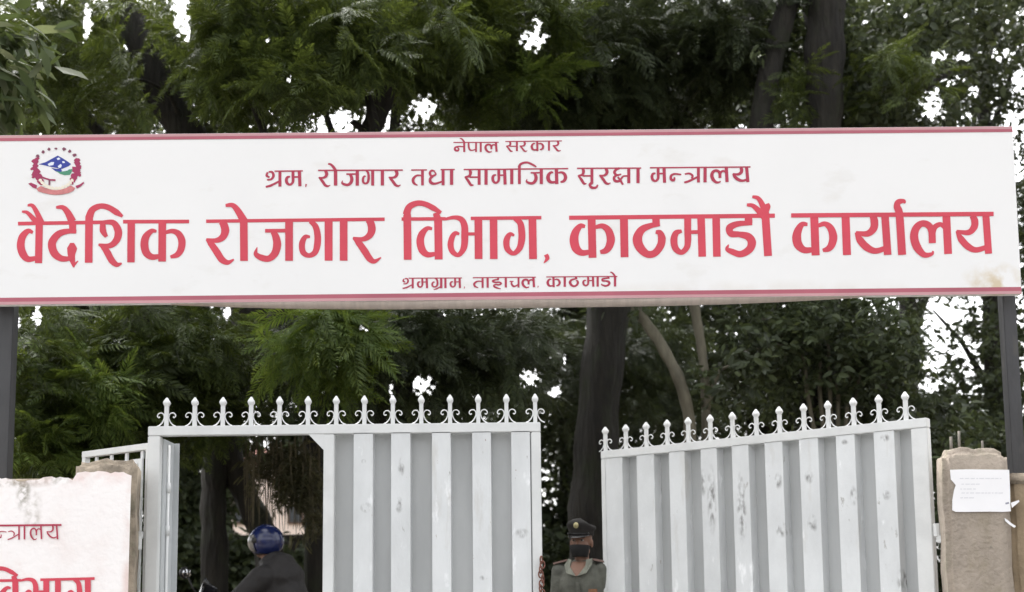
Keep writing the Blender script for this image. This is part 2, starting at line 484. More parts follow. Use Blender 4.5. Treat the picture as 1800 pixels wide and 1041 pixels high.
RA2 = [[(205,236,58),(228,262,72),(243,320,76),(220,380,64),(160,412,46),(66,406,30)], [(68,400,20),(108,440,58),(165,520,66),(212,590,64),(268,616,44),(324,588,14)]]
O2 = [[(415,228,72),(418,602,72)], [(246,86,28),(310,84,44),(358,132,60),(418,232,74)]]
JA2 = [[(614,322,34),(812,320,34)], [(688,330,50),(714,380,68),(726,450,76),(705,530,70),(650,580,58),(580,572,58),(528,536,44),(540,474,6)], [(837,228,72),(837,601,72)]]
GA2 = [[(1034,232,40),(1082,280,56),(1102,360,62),(1100,450,64),(1076,525,54),(1020,552,42),(967,520,56),(958,440,58),(988,380,44),(1032,378,22)], [(1205,226,74),(1205,600,74)]]
W2 = [[(65,233,32),(1727,214,32)]] + RA2 + O2 + JA2 + GA2 + [[(1345,220,72),(1345,600,72)]] + \
     [[(1572,220,56),(1596,250,70),(1607,310,74),(1585,365,62),(1525,400,44),(1432,392,28)], [(1434,384,20),(1482,430,60),(1540,510,66),(1586,580,62),(1632,606,42),(1694,570,10)]]

I3 = [[(160,700,82),(155,270,82),(150,215,80),(178,142,68),(258,104,58),(340,112,56),(430,155,60),(512,205,34)]]
VA3 = [[(418,374,30),(365,370,46),(310,430,74),(292,510,82),(315,600,80),(370,646,60),(446,640,44)], [(480,250,84),(487,697,84)]]
BHA3 = [[(556,272,28),(650,254,42),(724,274,60),(758,340,72),(762,440,76),(755,560,70),(720,630,52),(680,650,44),(630,610,60),(612,540,66),(630,460,58),(665,420,46),(704,430,26)], [(780,428,34),(880,428,34)], [(905,258,82),(908,692,82)]]
GA3 = [[(1288,262,48),(1345,312,66),(1362,400,74),(1362,490,74),(1338,580,64),(1275,634,44),(1215,590,62),(1200,520,68),(1215,460,60),(1245,430,44),(1284,444,22)], [(1475,258,82),(1482,692,82)]]
W3 = [[(95,271,36),(560,268,36)], [(825,264,36),(1570,256,36)], [(455,205,60),(475,268,78)]] + I3 + VA3 + BHA3 + [[(1065,258,80),(1068,692,80)]] + GA3
COMMA3 = [[(1618,645,44),(1632,685,46),(1596,736,8)]]
W1 = [[(65,271,36),(900,258,36)], [(1104,252,36),(1757,250,36)],
      [(212,360,30),(165,345,50),(110,400,72),(92,490,78),(115,572,78),(165,622,60),(250,612,42)], [(276,250,72),(268,662,72)],
      [(160,90,22),(206,92,38),(246,150,48),(298,262,60)], [(104,152,20),(156,162,36),(215,220,50),(268,275,60)],
      [(442,110,26),(508,112,48),(556,160,64),(602,250,80)], [(604,245,72),(606,350,66)],
      [(642,350,40),(560,346,50),(470,372,66),(410,440,78),(402,500,80),(430,570,78),(490,614,62),(560,618,46),(610,598,40)],
      [(600,462,40),(600,515,100),(594,575,76),(604,640,54),(618,704,16)], [(606,690,34),(660,640,10)],
      [(764,658,76),(768,250,76),(774,195,76),(804,132,64),(880,98,54),(960,112,56),(1040,160,62),(1100,200,26)],
      [(904,262,52),(906,340,66),(940,402,36)], [(900,258,36),(1000,260,56),(1044,310,72),(1058,370,76),(1035,440,68),(970,490,52),(862,480,26)],
      [(862,474,16),(912,505,58),(952,562,68),(992,635,66),(1042,676,50),(1092,664,16)], [(1185,248,74),(1182,654,74)],
      [(1434,346,26),(1385,345,48),(1330,402,72),(1315,480,80),(1335,560,76),(1390,600,60),(1468,594,44)], [(1492,240,76),(1490,646,76)],
      [(1520,360,34),(1590,345,46),(1652,372,64),(1685,440,74),(1678,520,70),(1640,578,58),(1572,602,30)]]
BIG = W(20, 345, 5.625, W1) + W(350, 345, 5.294, W2) + W(690, 340, 6.0, W3 + COMMA3) + W(990, 335, 4.615, W4) + W(1380, 335, 4.5, W5)

def nrm(st, x0, yh, H):
    return [[((x - x0) / H, (y - yh) / H, wd / H) for (x, y, wd) in s] for s in st]
G = {
 'ka': nrm(KA4, 50, 210, 330), 'ttha': nrm(TTHA4, 565, 210, 330), 'ma': nrm(MA4, 870, 210, 330), 'dda': nrm(DA4, 1320, 210, 330),
 'ya': nrm(YA5, 560, 190, 318), 'la': nrm(LA5, 990, 190, 318), 'ra': nrm(RA2, 65, 230, 372), 'ja': nrm(JA2, 510, 228, 372), 'ga': nrm(GA2, 925, 228, 372),
 'va': nrm(VA3, 250, 262, 432), 'bha': nrm(BHA3, 575, 262, 432), 'aa': [[(0.1, 0, 0.19), (0.1, 1, 0.19)]],
 'na': [[(.78,.44,.10),(.40,.42,.13),(.14,.54,.17),(.13,.78,.20),(.34,.86,.18),(.42,.66,.13),(.30,.52,.08)], [(.85,0,.19),(.85,1,.19)]],
 'pa': [[(.10,0,.18),(.11,.45,.20),(.22,.76,.18),(.48,.82,.12),(.80,.72,.10)], [(.85,0,.19),(.85,1,.19)]],
 'sa': [[(.34,0,.15),(.40,.20,.20),(.32,.42,.16),(.04,.50,.10)], [(.04,.48,.08),(.24,.72,.18),(.42,1.0,.17),(.60,1.02,.06)], [(.34,.50,.10),(.92,.50,.10)], [(.95,0,.19),(.95,1,.19)]],
 'ta': [[(.80,.36,.10),(.42,.36,.13),(.16,.58,.20),(.20,.84,.18),(.48,1.0,.06)], [(.84,0,.19),(.84,1,.19)]],
 'tha': [[(.42,.10,.09),(.22,.04,.12),(.10,.20,.16),(.20,.40,.14),(.46,.30,.11),(.40,.14,.08)], [(.30,.42,.10),(.12,.58,.17),(.16,.82,.20),(.42,.90,.14),(.86,.76,.10)], [(.92,0,.19),(.92,1,.19)]],
 'u': [[(.16,.96,.18),(.04,1.10,.15),(.14,1.28,.16),(.36,1.28,.13),(.46,1.10,.09)]],
 'ksha': [[(.40,0,.14),(.20,.10,.15),(.10,.28,.17),(.24,.46,.14),(.50,.40,.08)], [(.24,.46,.11),(.08,.62,.16),(.14,.84,.18),(.38,.86,.14),(.52,.66,.12),(.64,.53,.10),(.93,.52,.09)], [(.30,.58,.09),(.44,.80,.15),(.60,1.10,.12)], [(.94,0,.19),(.94,1,.19)]],
 'nh': [[(.95,.46,.10),(.42,.42,.13),(.14,.54,.17),(.14,.78,.20),(.36,.84,.17),(.42,.64,.12)]],
 'tra': [[(.06,.44,.09),(.34,.40,.13),(.54,.54,.15),(.50,.74,.12)], [(.02,1.0,.12),(.34,.90,.15),(.88,.62,.12)], [(.92,0,.19),(.92,1,.19)]],
 'shra': [[(.14,.06,.12),(.08,.28,.16),(.26,.40,.10)], [(.20,.04,.10),(.42,.06,.14),(.50,.30,.18),(.36,.52,.13),(.10,.56,.09)], [(.02,1.02,.12),(.36,.92,.15),(.84,.66,.11)], [(.90,0,.19),(.90,1,.19)]],
 'ha': [[(.55,0,.15),(.55,.20,.15)], [(.60,.21,.10),(.34,.24,.13),(.18,.36,.16),(.36,.48,.13),(.62,.46,.13),(.76,.58,.14),(.62,.72,.13),(.36,.70,.12),(.26,.85,.15),(.46,1.02,.14),(.74,1.12,.06)]],
 'cha': [[(.04,.40,.10),(.40,.40,.10)], [(.24,.40,.14),(.22,.66,.18),(.40,.88,.18),(.62,.84,.14),(.86,.70,.10)], [(.88,0,.19),(.88,1,.19)]],
}
G['gra'] = G['ga'] + [[(.20,1.14,.06),(.45,1.04,.12),(.74,.82,.10)]]

def put(g, xl, xr, yh, H, wt=1.0):
    st = G[g]
    lo = min(x - wd / 2 for s in st for (x, y, wd) in s)
    hi = max(x + wd / 2 for s in st for (x, y, wd) in s)
    k = (xr - xl) / (hi - lo)
    ws = (k + H) / 2 * wt
    return [[(xl + (x - lo) * k, yh + y * H, wd * ws) for (x, y, wd) in s] for s in st]
def flag(x, yh, H, n=1, wt=1.0):
    r = [[(x - .50 * H, yh - .42 * H, .09 * H * wt), (x - .32 * H, yh - .38 * H, .14 * H * wt), (x - .14 * H, yh - .20 * H, .18 * H * wt), (x, yh + .02 * H, .19 * H * wt)]]
    return r
def iarc(xs, xe, yh, H, wt=1.0):
    return [[(xs, yh + H, .19 * H * wt), (xs, yh, .19 * H * wt), (xs, yh - .18 * H, .18 * H * wt), (xs + .12 * (xe - xs), yh - .36 * H, .15 * H * wt),
             (xs + .45 * (xe - xs), yh - .44 * H, .13 * H * wt), (xs + .8 * (xe - xs), yh - .28 * H, .14 * H * wt), (xe, yh - .14 * H, .08 * H * wt)]]
def line(x0, y0, k, seq, heads, H, wt=1.0, hw=0.10):
    """seq: (glyph, left, right) in zoom pixels; heads: (xa, ya, xb, yb) head lines"""
    out = []
    def hy(x):
        for (xa, ya, xb, yb) in heads:
            if xa - 80 <= x <= xb + 30:
                return ya + (yb - ya) * (x - xa) / (xb - xa)
        return heads[-1][3]
    for (g, a, b) in seq:
        y = hy(a)
        if g == 'flag': out += flag(a, y, H, 1, wt)
        elif g == 'i': out += iarc(a, b, y, H, wt)
        elif g == 'comma': out += [[(a, y + .86 * H, .10 * H), (a - .04 * H, y + 1.06 * H, .04 * H)]]
        else: out += put(g, a, b, y, H, wt)
    for (xa, ya, xb, yb) in heads:
        out.append([(xa, ya, hw * H), (xb, yb, hw * H)])
    return W(x0, y0, k, out)
LINE_A = line(780, 240, 8.18, [('na',145,312),('flag',300,0),('pa',345,478),('aa',516,548),('la',580,778),('sa',890,1068),('ra',1085,1205),('ka',1245,1448),('aa',1496,1530),('ra',1560,1688)],
              [(140,86,790,84),(885,72,1700,64)], 138, 0.92, 0.09)
LINE_B = line(460, 280, 4.09, [('shra',22,142),('ma',165,288),('comma',320,0),('ra',405,495),('aa',516,546),('flag',532,0),('ja',570,700),('ga',720,808),('aa',855,880),('ra',908,1002),
              ('ta',1080,1165),('tha',1200,1315),('aa',1352,1378),('sa',1455,1574),('aa',1600,1626),('ma',1650,1762)],
              [(92,86,296,84),(405,80,1015,78),(1075,78,1188,77),(1286,75,1388,74),(1452,74,1800,72)], 110, 0.95, 0.08)
LINE_B += line(890, 275, 4.09, [('aa',26,52),('i',94,216),('ja',138,264),('ka',284,440),('sa',510,626),('u',590,664),('ra',664,752),('ksha',765,892),('aa',934,960),
              ('ma',1036,1150),('nh',1176,1262),('tra',1272,1392),('aa',1416,1442),('la',1464,1600),('ya',1622,1750)],
              [(0,92,445,88),(508,86,970,84),(1032,82,1756,76)], 108, 0.95, 0.08)
LINE_D = line(690, 475, 4.39, [('shra',72,164),('ma',186,276),('gra',298,386),('aa',398,418),('ma',438,530),('comma',556,0),('ta',622,704),('aa',724,744),('ha',764,846),('aa',864,884),
              ('cha',900,980),('la',992,1102),('comma',1124,0),('ka',1186,1300),('aa',1318,1340),('ttha',1358,1440),('ma',1462,1560),('aa',1572,1594),('dda',1608,1684),('aa',1706,1728),('flag',1718,0)],
              [(124,62,535,60),(620,58,1106,54),(1186,52,1735,48)], 78, 0.95, 0.09)

def catmull(st, sub=7):
    if len(st) == 2:
        return [np.array(st[0], float), np.array(st[1], float)]
    p = [np.array(q, float) for q in st]
    p = [2 * p[0] - p[1]] + p + [2 * p[-1] - p[-2]]
    out = []
    for i in range(1, len(p) - 2):
        for k in range(sub):
            t = k / sub
            q = 0.5 * (2 * p[i] + (p[i + 1] - p[i - 1]) * t + (2 * p[i - 1] - 5 * p[i] + 4 * p[i + 1] - p[i + 2]) * t * t + (3 * p[i] - p[i - 1] - 3 * p[i + 1] + p[i + 2]) * t ** 3)
            q[2] = p[i][2] + (p[i + 1][2] - p[i][2]) * t
            out.append(q)
    out.append(p[-2])
    return out

def lettering(strokes, Y, name, m, parent, off, gain=0.0):
    b = MB()
    for si, st in enumerate(strokes):
        pts = catmull(st)
        n = len(pts)
        d0 = 0.0015 + 0.00014 * (si % 9)
        vs = []
        for i, q in enumerate(pts):
            t = pts[min(i + 1, n - 1)] - pts[max(i - 1, 0)]
            L = math.hypot(t[0], t[1]) or 1
            nx, ny = -t[1] / L, t[0] / L
            h = q[2] / 2 + gain
            yy = Y - d0 - 0.00002 * (i % 5)
            vs.append(at(q[0] + nx * h, q[1] + ny * h, yy))
            vs.append(at(q[0] - nx * h, q[1] - ny * h, yy))
        b.add(vs, [(2 * i, 2 * i + 1, 2 * i + 3, 2 * i + 2) for i in range(n - 1)])
    return b.build(name, m, parent, off=off)

# ------------------------------------------------------------------ signboard
YB = 7.45
def lerp(a, b, t): return a + (b - a) * t
def bpix(u, v):
    """banner coordinates u, v in 0..1 (v down) -> photo pixel"""
    top = lerp(238.5, 222.0, u); bot = lerp(536.5, 517.0, u)
    xl = -34.0; xr = lerp(1779.5, 1796.0, v)
    return lerp(xl, xr, u), lerp(top, bot, v)
base = at(900, 1060, YB + 0.1); base.z = 0.05
sign = thing('signboard', 'long white banner signboard with red Devanagari lettering on two grey posts above the gate', 'sign', base)
def on_banner(u, v, d=0.0):
    p = bpix(u, v)
    return at(p[0], p[1], YB - d)
# banner sheet: thin solid with rounded wrap at the edges
NU, NV = 60, 12
P = np.array([[on_banner(u, v) for u in np.linspace(0, 1, NU)] for v in np.linspace(0, 1, NV)])
bb = MB()
bb.add(P.reshape(-1, 3).tolist(), [(i * NU + j, i * NU + j + 1, (i + 1) * NU + j + 1, (i + 1) * NU + j) for i in range(NV - 1) for j in range(NU - 1)])
Q = P.copy(); Q[:, :, 1] += 0.045
edge = [(0, j) for j in range(NU)] + [(i, NU - 1) for i in range(1, NV)] + [(NV - 1, j) for j in range(NU - 2, -1, -1)] + [(i, 0) for i in range(NV - 2, 0, -1)]
ev = [tuple(P[i, j]) for i, j in edge] + [tuple(Q[i, j]) for i, j in edge]
ne = len(edge)
bb.add(ev, [(k, k + ne, (k + 1) % ne + ne, (k + 1) % ne) for k in range(ne)])
banner = bb.build('banner', M['flex'], sign, off=base)
# border bands
def band(b, v0, v1, d, mi, u0=0.0, u1=1.0):
    n = 40
    us = np.linspace(u0, u1, n)
    vs = [on_banner(u, v, d + 0.0 * u) for v in (v0, v1) for u in us]
    b.add(vs, [(j, j + 1, n + j + 1, n + j) for j in range(n - 1)], mi)
br = MB()
band(br, 0.001, 0.016, 0.0015, 1)
band(br, 0.016, 0.034, 0.0017, 0)
band(br, 0.958, 0.982, 0.0015, 0)
band(br, 0.982, 0.999, 0.0017, 1)
br.build('border', [M['border'], M['border_pale']], banner, off=base)
lettering(LINE_A, YB, 'lettering', M['dkred'], banner, base, 0.1)
lettering(LINE_B, YB, 'lettering', M['dkred'], banner, base, 0.15)
lettering(BIG, YB, 'lettering', M['red'], banner, base)
lettering(LINE_D, YB, 'lettering', M['dkred'], banner, base, 0.05)
# emblem (zoom of 40..160 x 250..350 at 10.41 px per photo pixel)
em = MB()
EMC = {'r': 0, 'p': 1, 'b': 2, 'g': 3, 'w': 4, 'c': 5, 'k': 6}
emi = [0]
def epoly(pts, c):
    emi[0] += 1
    d = 0.0012 + 0.00003 * emi[0]
    em.add([at(40 + x / 10.41, 250 + y / 10.41, YB - d) for (x, y) in pts], [tuple(range(len(pts)))], EMC[c])
def eblob(x, y, r, c, n=7, sq=1.0, rot=0.0):
    epoly([(x + r * (1 + 0.25 * math.sin(3 * k + x)) * math.cos(2 * PI * k / n + rot), y + sq * r * (1 + 0.25 * math.cos(2 * k + y)) * math.sin(2 * PI * k / n + rot)) for k in range(n)], c)
epoly([(290,405),(420,365),(540,300),(640,245),(720,290),(800,340),(885,400),(840,440),(720,490),(600,470),(480,445),(380,420)], 'b')
epoly([(455,400),(520,365),(575,365),(560,420),(480,435)], 'w')
epoly([(620,300),(660,280),(690,310),(640,330)], 'w')
epoly([(720,350),(760,350),(775,380),(730,385)], 'w')
epoly([(640,440),(690,400),(715,420),(700,465),(660,475)], 'w')
epoly([(520,470),(620,490),(700,480),(720,530),(660,560),(590,525)], 'b')
epoly([(600,520),(680,545),(780,530),(850,500),(910,490),(890,560),(860,600),(760,605),(680,580)], 'g')
epoly([(700,510),(780,490),(850,455),(870,480),(820,520),(740,535)], 'w')
for i, (a) in enumerate(np.linspace(135, 400, 26)):   # rhododendron wreath, open at the top
    th = R(a)
    rx, ry = 395, 345
    x, y = 610 + rx * math.cos(th), 470 + ry * math.sin(th)
    eblob(x, y, 40 + 16 * math.sin(i * 2.3), 'r', 7) if y > 300 else None
for (x, y, r) in [(215,350,52),(235,430,50),(215,480,46),(260,540,60),(210,600,46),(290,640,66),(330,720,66),(190,640,26),(165,490,26),(1000,330,46),(1010,400,42),(1030,455,46),(960,500,66),(1000,560,56),(940,620,66),(1040,600,30),(910,690,56),(890,740,44)]:
    eblob(x, y, r, 'r', 8)
for (x, y, r) in [(275,250,38),(375,178,34),(482,128,32),(605,118,26),(755,128,36),(860,165,34),(945,240,38)]:
    eblob(x, y, r, 'k', 7, 0.8)
for a in np.linspace(28, 152, 13):
    th = R(a)
    eblob(612 + 330 * math.cos(th), 560 + 290 * math.sin(th), 34, 'c', 7)
def estroke(pts, c, wd):
    for i in range(len(pts) - 1):
        (x0, y0), (x1, y1) = pts[i], pts[i + 1]
        L = math.hypot(x1 - x0, y1 - y0); nx, ny = -(y1 - y0) / L * wd / 2, (x1 - x0) / L * wd / 2
        epoly([(x0 + nx, y0 + ny), (x1 + nx, y1 + ny), (x1 - nx, y1 - ny), (x0 - nx, y0 - ny)], c)
estroke([(300,615),(400,660),(500,690),(600,695)], 'r', 30)
estroke([(490,690),(485,785)], 'k', 34)
rib_t = [(250,850),(330,800),(420,840),(520,870),(612,880),(700,868),(800,838),(880,790),(960,840)]
rib_b = [(930,890),(840,930),(730,955),(612,965),(490,955),(380,930),(280,900)]
epoly(rib_t + rib_b, 'p')
epoly([(100,760),(150,740),(260,790),(250,855),(180,830)], 'r')
epoly([(965,800),(1050,770),(1110,725),(1125,750),(1060,810),(990,850)], 'r')
em.build('emblem', [M['emb_red'], M['emb_pink'], M['emb_blue'], M['emb_green'], M['emb_white'], M['emb_cream'], M['emb_grey']], banner, off=base)
# sagging loose hem under the lower border
fl = []
NF = 50
for j in range(NF):
    u = j / (NF - 1)
    px = lerp(250, 1560, u)
    uu = (px + 34) / (1796 + 34)
    y0 = lerp(536.5, 517.0, uu) - 0.6
    sag = (math.sin(PI * u) ** 0.75) * (17 + 1.5 * math.sin(9 * u)) + 0.5
    col = []
    for k in range(5):
        t = k / 4
        yy = y0 + sag * t
        col.append(at(px, yy, YB + 0.004 + 0.05 * t * t + 0.004 * math.sin(u * 23 + t)))
    col.append(at(px, y0 - 4, YB + 0.075))
    fl.append(col)
hem = grid_mesh('loose_hem', np.array(fl) - np.array(base), M['flex_fold'], sign)
hem.parent = sign
# back frame and posts
fr = MB()
for v in (0.06, 0.5, 0.94):
    a, c = on_banner(0.005, v), on_banner(0.995, v)
    fr.tube([a + Vector((0, 0.066, 0)), c + Vector((0, 0.066, 0))], 0.019, 8)
for u in (0.01, 0.25, 0.5, 0.75, 0.99):
    a, c = on_banner(u, 0.02), on_banner(u, 0.98)
    fr.tube([a + Vector((0, 0.105, 0)), c + Vector((0, 0.105, 0))], 0.019, 8)
fr.build('back_frame', M['post'], sign, True, off=base)
for (pxa, pxb, pyt) in ((-4, 23, 262), (1768, 1791, 250)):
    p = at((pxa + pxb) / 2, 700, YB + 0.17)
    q = at((pxa + pxb) / 2, pyt, YB + 0.17)
    wd = (pxb - pxa) / (F_PX / (YB + 0.17))
    ps = MB().box((p.x, YB + 0.17, (q.z + 0.0) / 2), (wd, 0.085, q.z), bev=0.004)
    ps.build('post', M['post'], sign, off=base)

# ------------------------------------------------------------------ gate leaves
YG = 7.55
SC = F_PX / YG                       # photo pixels per metre at the gate
GTOP = at(600, 747, YG).z            # top of the top rail
def spike_mb():
    b = MB()
    h = 0.128
    b.box((0, 0, h / 2), (0.0235, 0.020, h))
    a = 0.0195
    prof = [(0.013, h), (a, h + 0.016), (a * 0.92, h + 0.026), (0.004, h + 0.051)]
    vs, fs = [], []
    for (r, z) in prof:
        vs += [(-r, -r * 0.85, z), (r, -r * 0.85, z), (r, r * 0.85, z), (-r, r * 0.85, z)]
    for i in range(len(prof) - 1):
        for k in range(4):
            fs.append((i * 4 + k, i * 4 + (k + 1) % 4, i * 4 + 4 + (k + 1) % 4, i * 4 + 4 + k))
    fs += [(12, 13, 14, 15)]
    b.add(vs, fs)
    return b
def scroll_mb(sides=(-1, 1)):
    b = MB()
    raw = [(84, 5, 0), (58, 18, 0), (36, 42, 0), (22, 72, 0), (21, 100, 0), (34, 121, 0), (56, 126, 0), (75, 115, 0), (80, 96, 0), (68, 84, 0), (58, 92, 0)]
    for s in sides:
        pts = catmull([(x, y, 0) for x, y, _ in raw], 3)
        b.tube([(s * q[0] / 5 / SC, 0, q[1] / 5 / SC) for q in pts], 0.0037, 6)
    return b

def scuffed(name, marks):
    return mat(name, (0.64, 0.655, 0.66), 0.42, var=0.14, scale=3, bump=0.08, bscale=60, stretch=(1, 1, 0.5),
               extra=[((0.30, 0.29, 0.27), 13.0, 0.665, 0.74, (1.2, 1, 0.55)), ((0.48, 0.47, 0.44), 5.0, 0.58, 0.78, (1.6, 1, 0.3)),
                      ((0.80, 0.81, 0.82), 9.0, 0.62, 0.7, (1, 1, 0.35)), ((0.24, 0.15, 0.10), 31.0, 0.71, 0.74, (1, 1, 0.4))],
               spots=[((0.16, 0.155, 0.15), (x, 0, z), (a, 1, c), 34.0, 0.85) for (x, z, a, c) in marks])

def leaf(root, Wd, H, ribs, jambs, spikes, x_panel0, zb=0.10, pm=None):
    """gate leaf in its own frame: x along the leaf from the hinge, z = height; front face towards -y"""
    f = MB()
    rail = 0.058
    f.box((Wd / 2, 0, H - rail / 2), (Wd, 0.06, rail), bev=0.004)
    f.box((Wd / 2, 0, zb + rail / 2), (Wd, 0.06, rail), bev=0.004)
    for (a, c) in jambs:
        f.box(((a + c) / 2, -0.0, (H - rail + zb + rail) / 2), (c - a, 0.056, H - zb - 2 * rail - 0.002), bev=0.004)
    fo = f.build('frame', M['paint_clean'], root)
    # pressed sheet: recesses and raised ribs
    prof = []
    yr, yf = 0.056, -0.026
    x = x_panel0[0] - 0.035
    prof.append((x, yr))
    for (a, c) in ribs:
        prof += [(a, yr), (a + 0.004, yf), (c - 0.004, yf), (c, yr)]
    prof.append((x_panel0[1] + 0.035, yr))
    vs = [(px, py, z) for z in (zb + 0.01, H - 0.008) for (px, py) in prof]
    n = len(prof)
    p = MB().add(vs, [(i, i + 1, n + i + 1, n + i) for i in range(n - 1)])
    pn = p.build('panel', [pm, M['recess_grey']], root)
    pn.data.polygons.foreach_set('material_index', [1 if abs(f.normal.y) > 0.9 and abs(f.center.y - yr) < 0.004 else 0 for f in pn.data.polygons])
    proto = None
    for i, xs in enumerate(spikes):
        if proto is None:
            s = spike_mb().build('spike', M['paint_clean'], root)
            scroll_mb().build('scroll', M['paint_clean'], s, True)
            proto = s
        else:
            s = copy_tree(proto, root)
        s.location = (xs, 0, H - 0.002)
    return fo

# left leaf, closed, with the open wicket doorway
xL = lambda px: at(px, 900, YG).x
HL = GTOP
pl = Vector((xL(259), YG, 0.0))
gate1 = thing('metal_gate', 'closed white metal gate leaf with an open wicket doorway and curled spikes along its top', 'gate', pl)
lx = lambda px: xL(px) - pl.x
W1m = lx(952)
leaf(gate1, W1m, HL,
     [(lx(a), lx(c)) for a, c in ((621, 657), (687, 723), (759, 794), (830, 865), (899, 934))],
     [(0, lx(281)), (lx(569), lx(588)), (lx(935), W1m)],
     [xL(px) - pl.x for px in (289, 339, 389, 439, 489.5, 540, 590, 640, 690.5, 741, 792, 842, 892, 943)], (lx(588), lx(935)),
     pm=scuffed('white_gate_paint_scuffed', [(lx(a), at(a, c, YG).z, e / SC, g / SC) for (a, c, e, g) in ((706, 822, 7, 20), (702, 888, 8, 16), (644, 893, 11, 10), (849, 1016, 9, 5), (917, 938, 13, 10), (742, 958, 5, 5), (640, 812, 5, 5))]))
gs = MB().prism([(lx(570), -0.026, HL - 0.058), (lx(542), -0.026, HL - 0.058), (lx(570), -0.026, HL - 0.058 - 0.10)], (0, 0.03, 0))
gs.build('corner_gusset', M['paint_clean'], gate1)
# deep jamb lining with its bolt rod, seen through the wicket
jl = MB().box((lx(281) + 0.004, 0.145, (HL - 0.07) / 2 + 0.05), (0.008, 0.23, HL - 0.17))
jl.box((lx(281) + 0.020, 0.262, (HL - 0.07) / 2 + 0.05), (0.04, 0.008, HL - 0.17))
jl.build('jamb_lining', M['paint_grey'], gate1)
rod = MB().tube([(lx(281) + 0.017, 0.11, 0.4), (lx(281) + 0.017, 0.11, HL - 0.1)], 0.009, 10)
for z in (0.9, HL - 0.36, HL - 0.62):
    rod.tube([(lx(281) + 0.017, 0.11, z - 0.03), (lx(281) + 0.017, 0.11, z + 0.03)], 0.015, 10)
rod.build('hinge_rod', M['paint_clean'], gate1, True)
# the wicket door itself, swung inwards behind the pillar
wd_rot = R(180 - 37)
door = MB()
DW, DH = 0.70, HL - 0.09
door.box((DW / 2, 0, DH - 0.02), (DW, 0.04, 0.04), bev=0.003)
door.box((0.025, 0, DH / 2 + 0.03), (0.05, 0.036, DH - 0.12), bev=0.003)
door.box((DW - 0.02, 0, DH / 2 + 0.03), (0.04, 0.036, DH - 0.12), bev=0.003)
door.box((DW / 2, 0, 0.14), (DW, 0.04, 0.04), bev=0.003)
mt = Matrix.Translation((lx(262) + 0.0, 0.05, 0)) @ Matrix.Rotation(wd_rot, 4, 'Z')
door.v = [tuple(mt @ Vector(p)) for p in door.v]
dr = door.build('wicket_door', M['paint_clean'], gate1)
sl = MB()
for k in range(4):
    a = 0.07 + k * 0.155
    sl.box((a + 0.065, 0.012, (DH - 0.10) / 2 + 0.10), (0.11, 0.012, DH - 0.28))
    sl.box((a + 0.030, 0.0, DH - 0.065), (0.022, 0.012, 0.048))
sl.v = [tuple(mt @ Vector(p)) for p in sl.v]
sl.build('door_panel', M['paint'], dr)
p = at(248, 941, YG - 0.01) - pl
p2 = at(243, 957, YG - 0.05) - pl
hg = MB().box((p.x, -0.015, p.z), (0.03, 0.05, 0.045), bev=0.006)
hg.tube([(p2.x, -0.03, p2.z - 0.03), (p2.x, -0.03, p2.z + 0.05)], 0.016, 10)
hg.build('hinge', M['paint_clean'], gate1)

# right leaf, swung inwards about its right-hand hinge
pr = Vector((at(1640, 900, YG).x, YG, 0.0))
ANG = R(180 - 39.5)
gate2 = thing('metal_gate', 'half open white metal gate leaf swung inwards beside the bare plaster pillar', 'gate', pr, ANG)
HR = at(1630, 735, YG).z
def rx(px, py=860):
    """distance along the swung leaf from the hinge at which it is seen at pixel px"""
    d = CROT @ Vector(((px - CX) / F_PX, -(py - CY) / F_PX, -1.0))
    ca, sa = math.cos(ANG), math.sin(ANG)
    # pr + s*(ca,sa) = t*(dx,dy)
    det = ca * (-d.y) - sa * (-d.x)
    return ((-pr.x) * (-d.y) - (-pr.y) * (-d.x)) / det
Wr = rx(1061)
rec = [(1209, 1236), (1266, 1291), (1322, 1349), (1382, 1410), (1445, 1475), (1510, 1542), (1580, 1609)]
rec = [(1099, 1123), (1155, 1180)] + rec
recs = sorted([(rx(b), rx(a)) for a, b in rec])
ribs = [(recs[i][1], recs[i + 1][0]) for i in range(len(recs) - 1)] + [(recs[-1][1], rx(1068))]
spx = [1064, 1100, 1136, 1173, 1210, 1249, 1288, 1330, 1371, 1414, 1457, 1502, 1547, 1594]
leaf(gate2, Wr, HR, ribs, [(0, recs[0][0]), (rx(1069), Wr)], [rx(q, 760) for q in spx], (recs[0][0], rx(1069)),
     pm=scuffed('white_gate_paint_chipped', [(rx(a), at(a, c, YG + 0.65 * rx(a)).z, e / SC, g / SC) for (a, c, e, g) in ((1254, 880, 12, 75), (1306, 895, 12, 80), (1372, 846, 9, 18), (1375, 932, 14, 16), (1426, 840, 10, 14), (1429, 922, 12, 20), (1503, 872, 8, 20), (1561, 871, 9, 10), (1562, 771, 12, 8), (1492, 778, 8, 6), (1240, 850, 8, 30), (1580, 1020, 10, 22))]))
# its outer face looks towards +y of the leaf frame: flip the leaf's local y so the ribs face the road
for o in list(gate2.children):
    if o.name.startswith('panel') or o.name.startswith('frame'):
        for v in o.data.vertices:
            v.co.y = -v.co.y
        o.data.flip_normals()
for z in (0.5, at(1640, 930, YG).z):
    hb = MB().tube([(-0.03, 0.02, z - 0.045), (-0.03, 0.02, z + 0.03)], 0.024, 10)
    hb.box((-0.055, 0.02, z - 0.062), (0.06, 0.04, 0.05), bev=0.006)
    hb.build('hinge', M['paint_clean'], gate2)

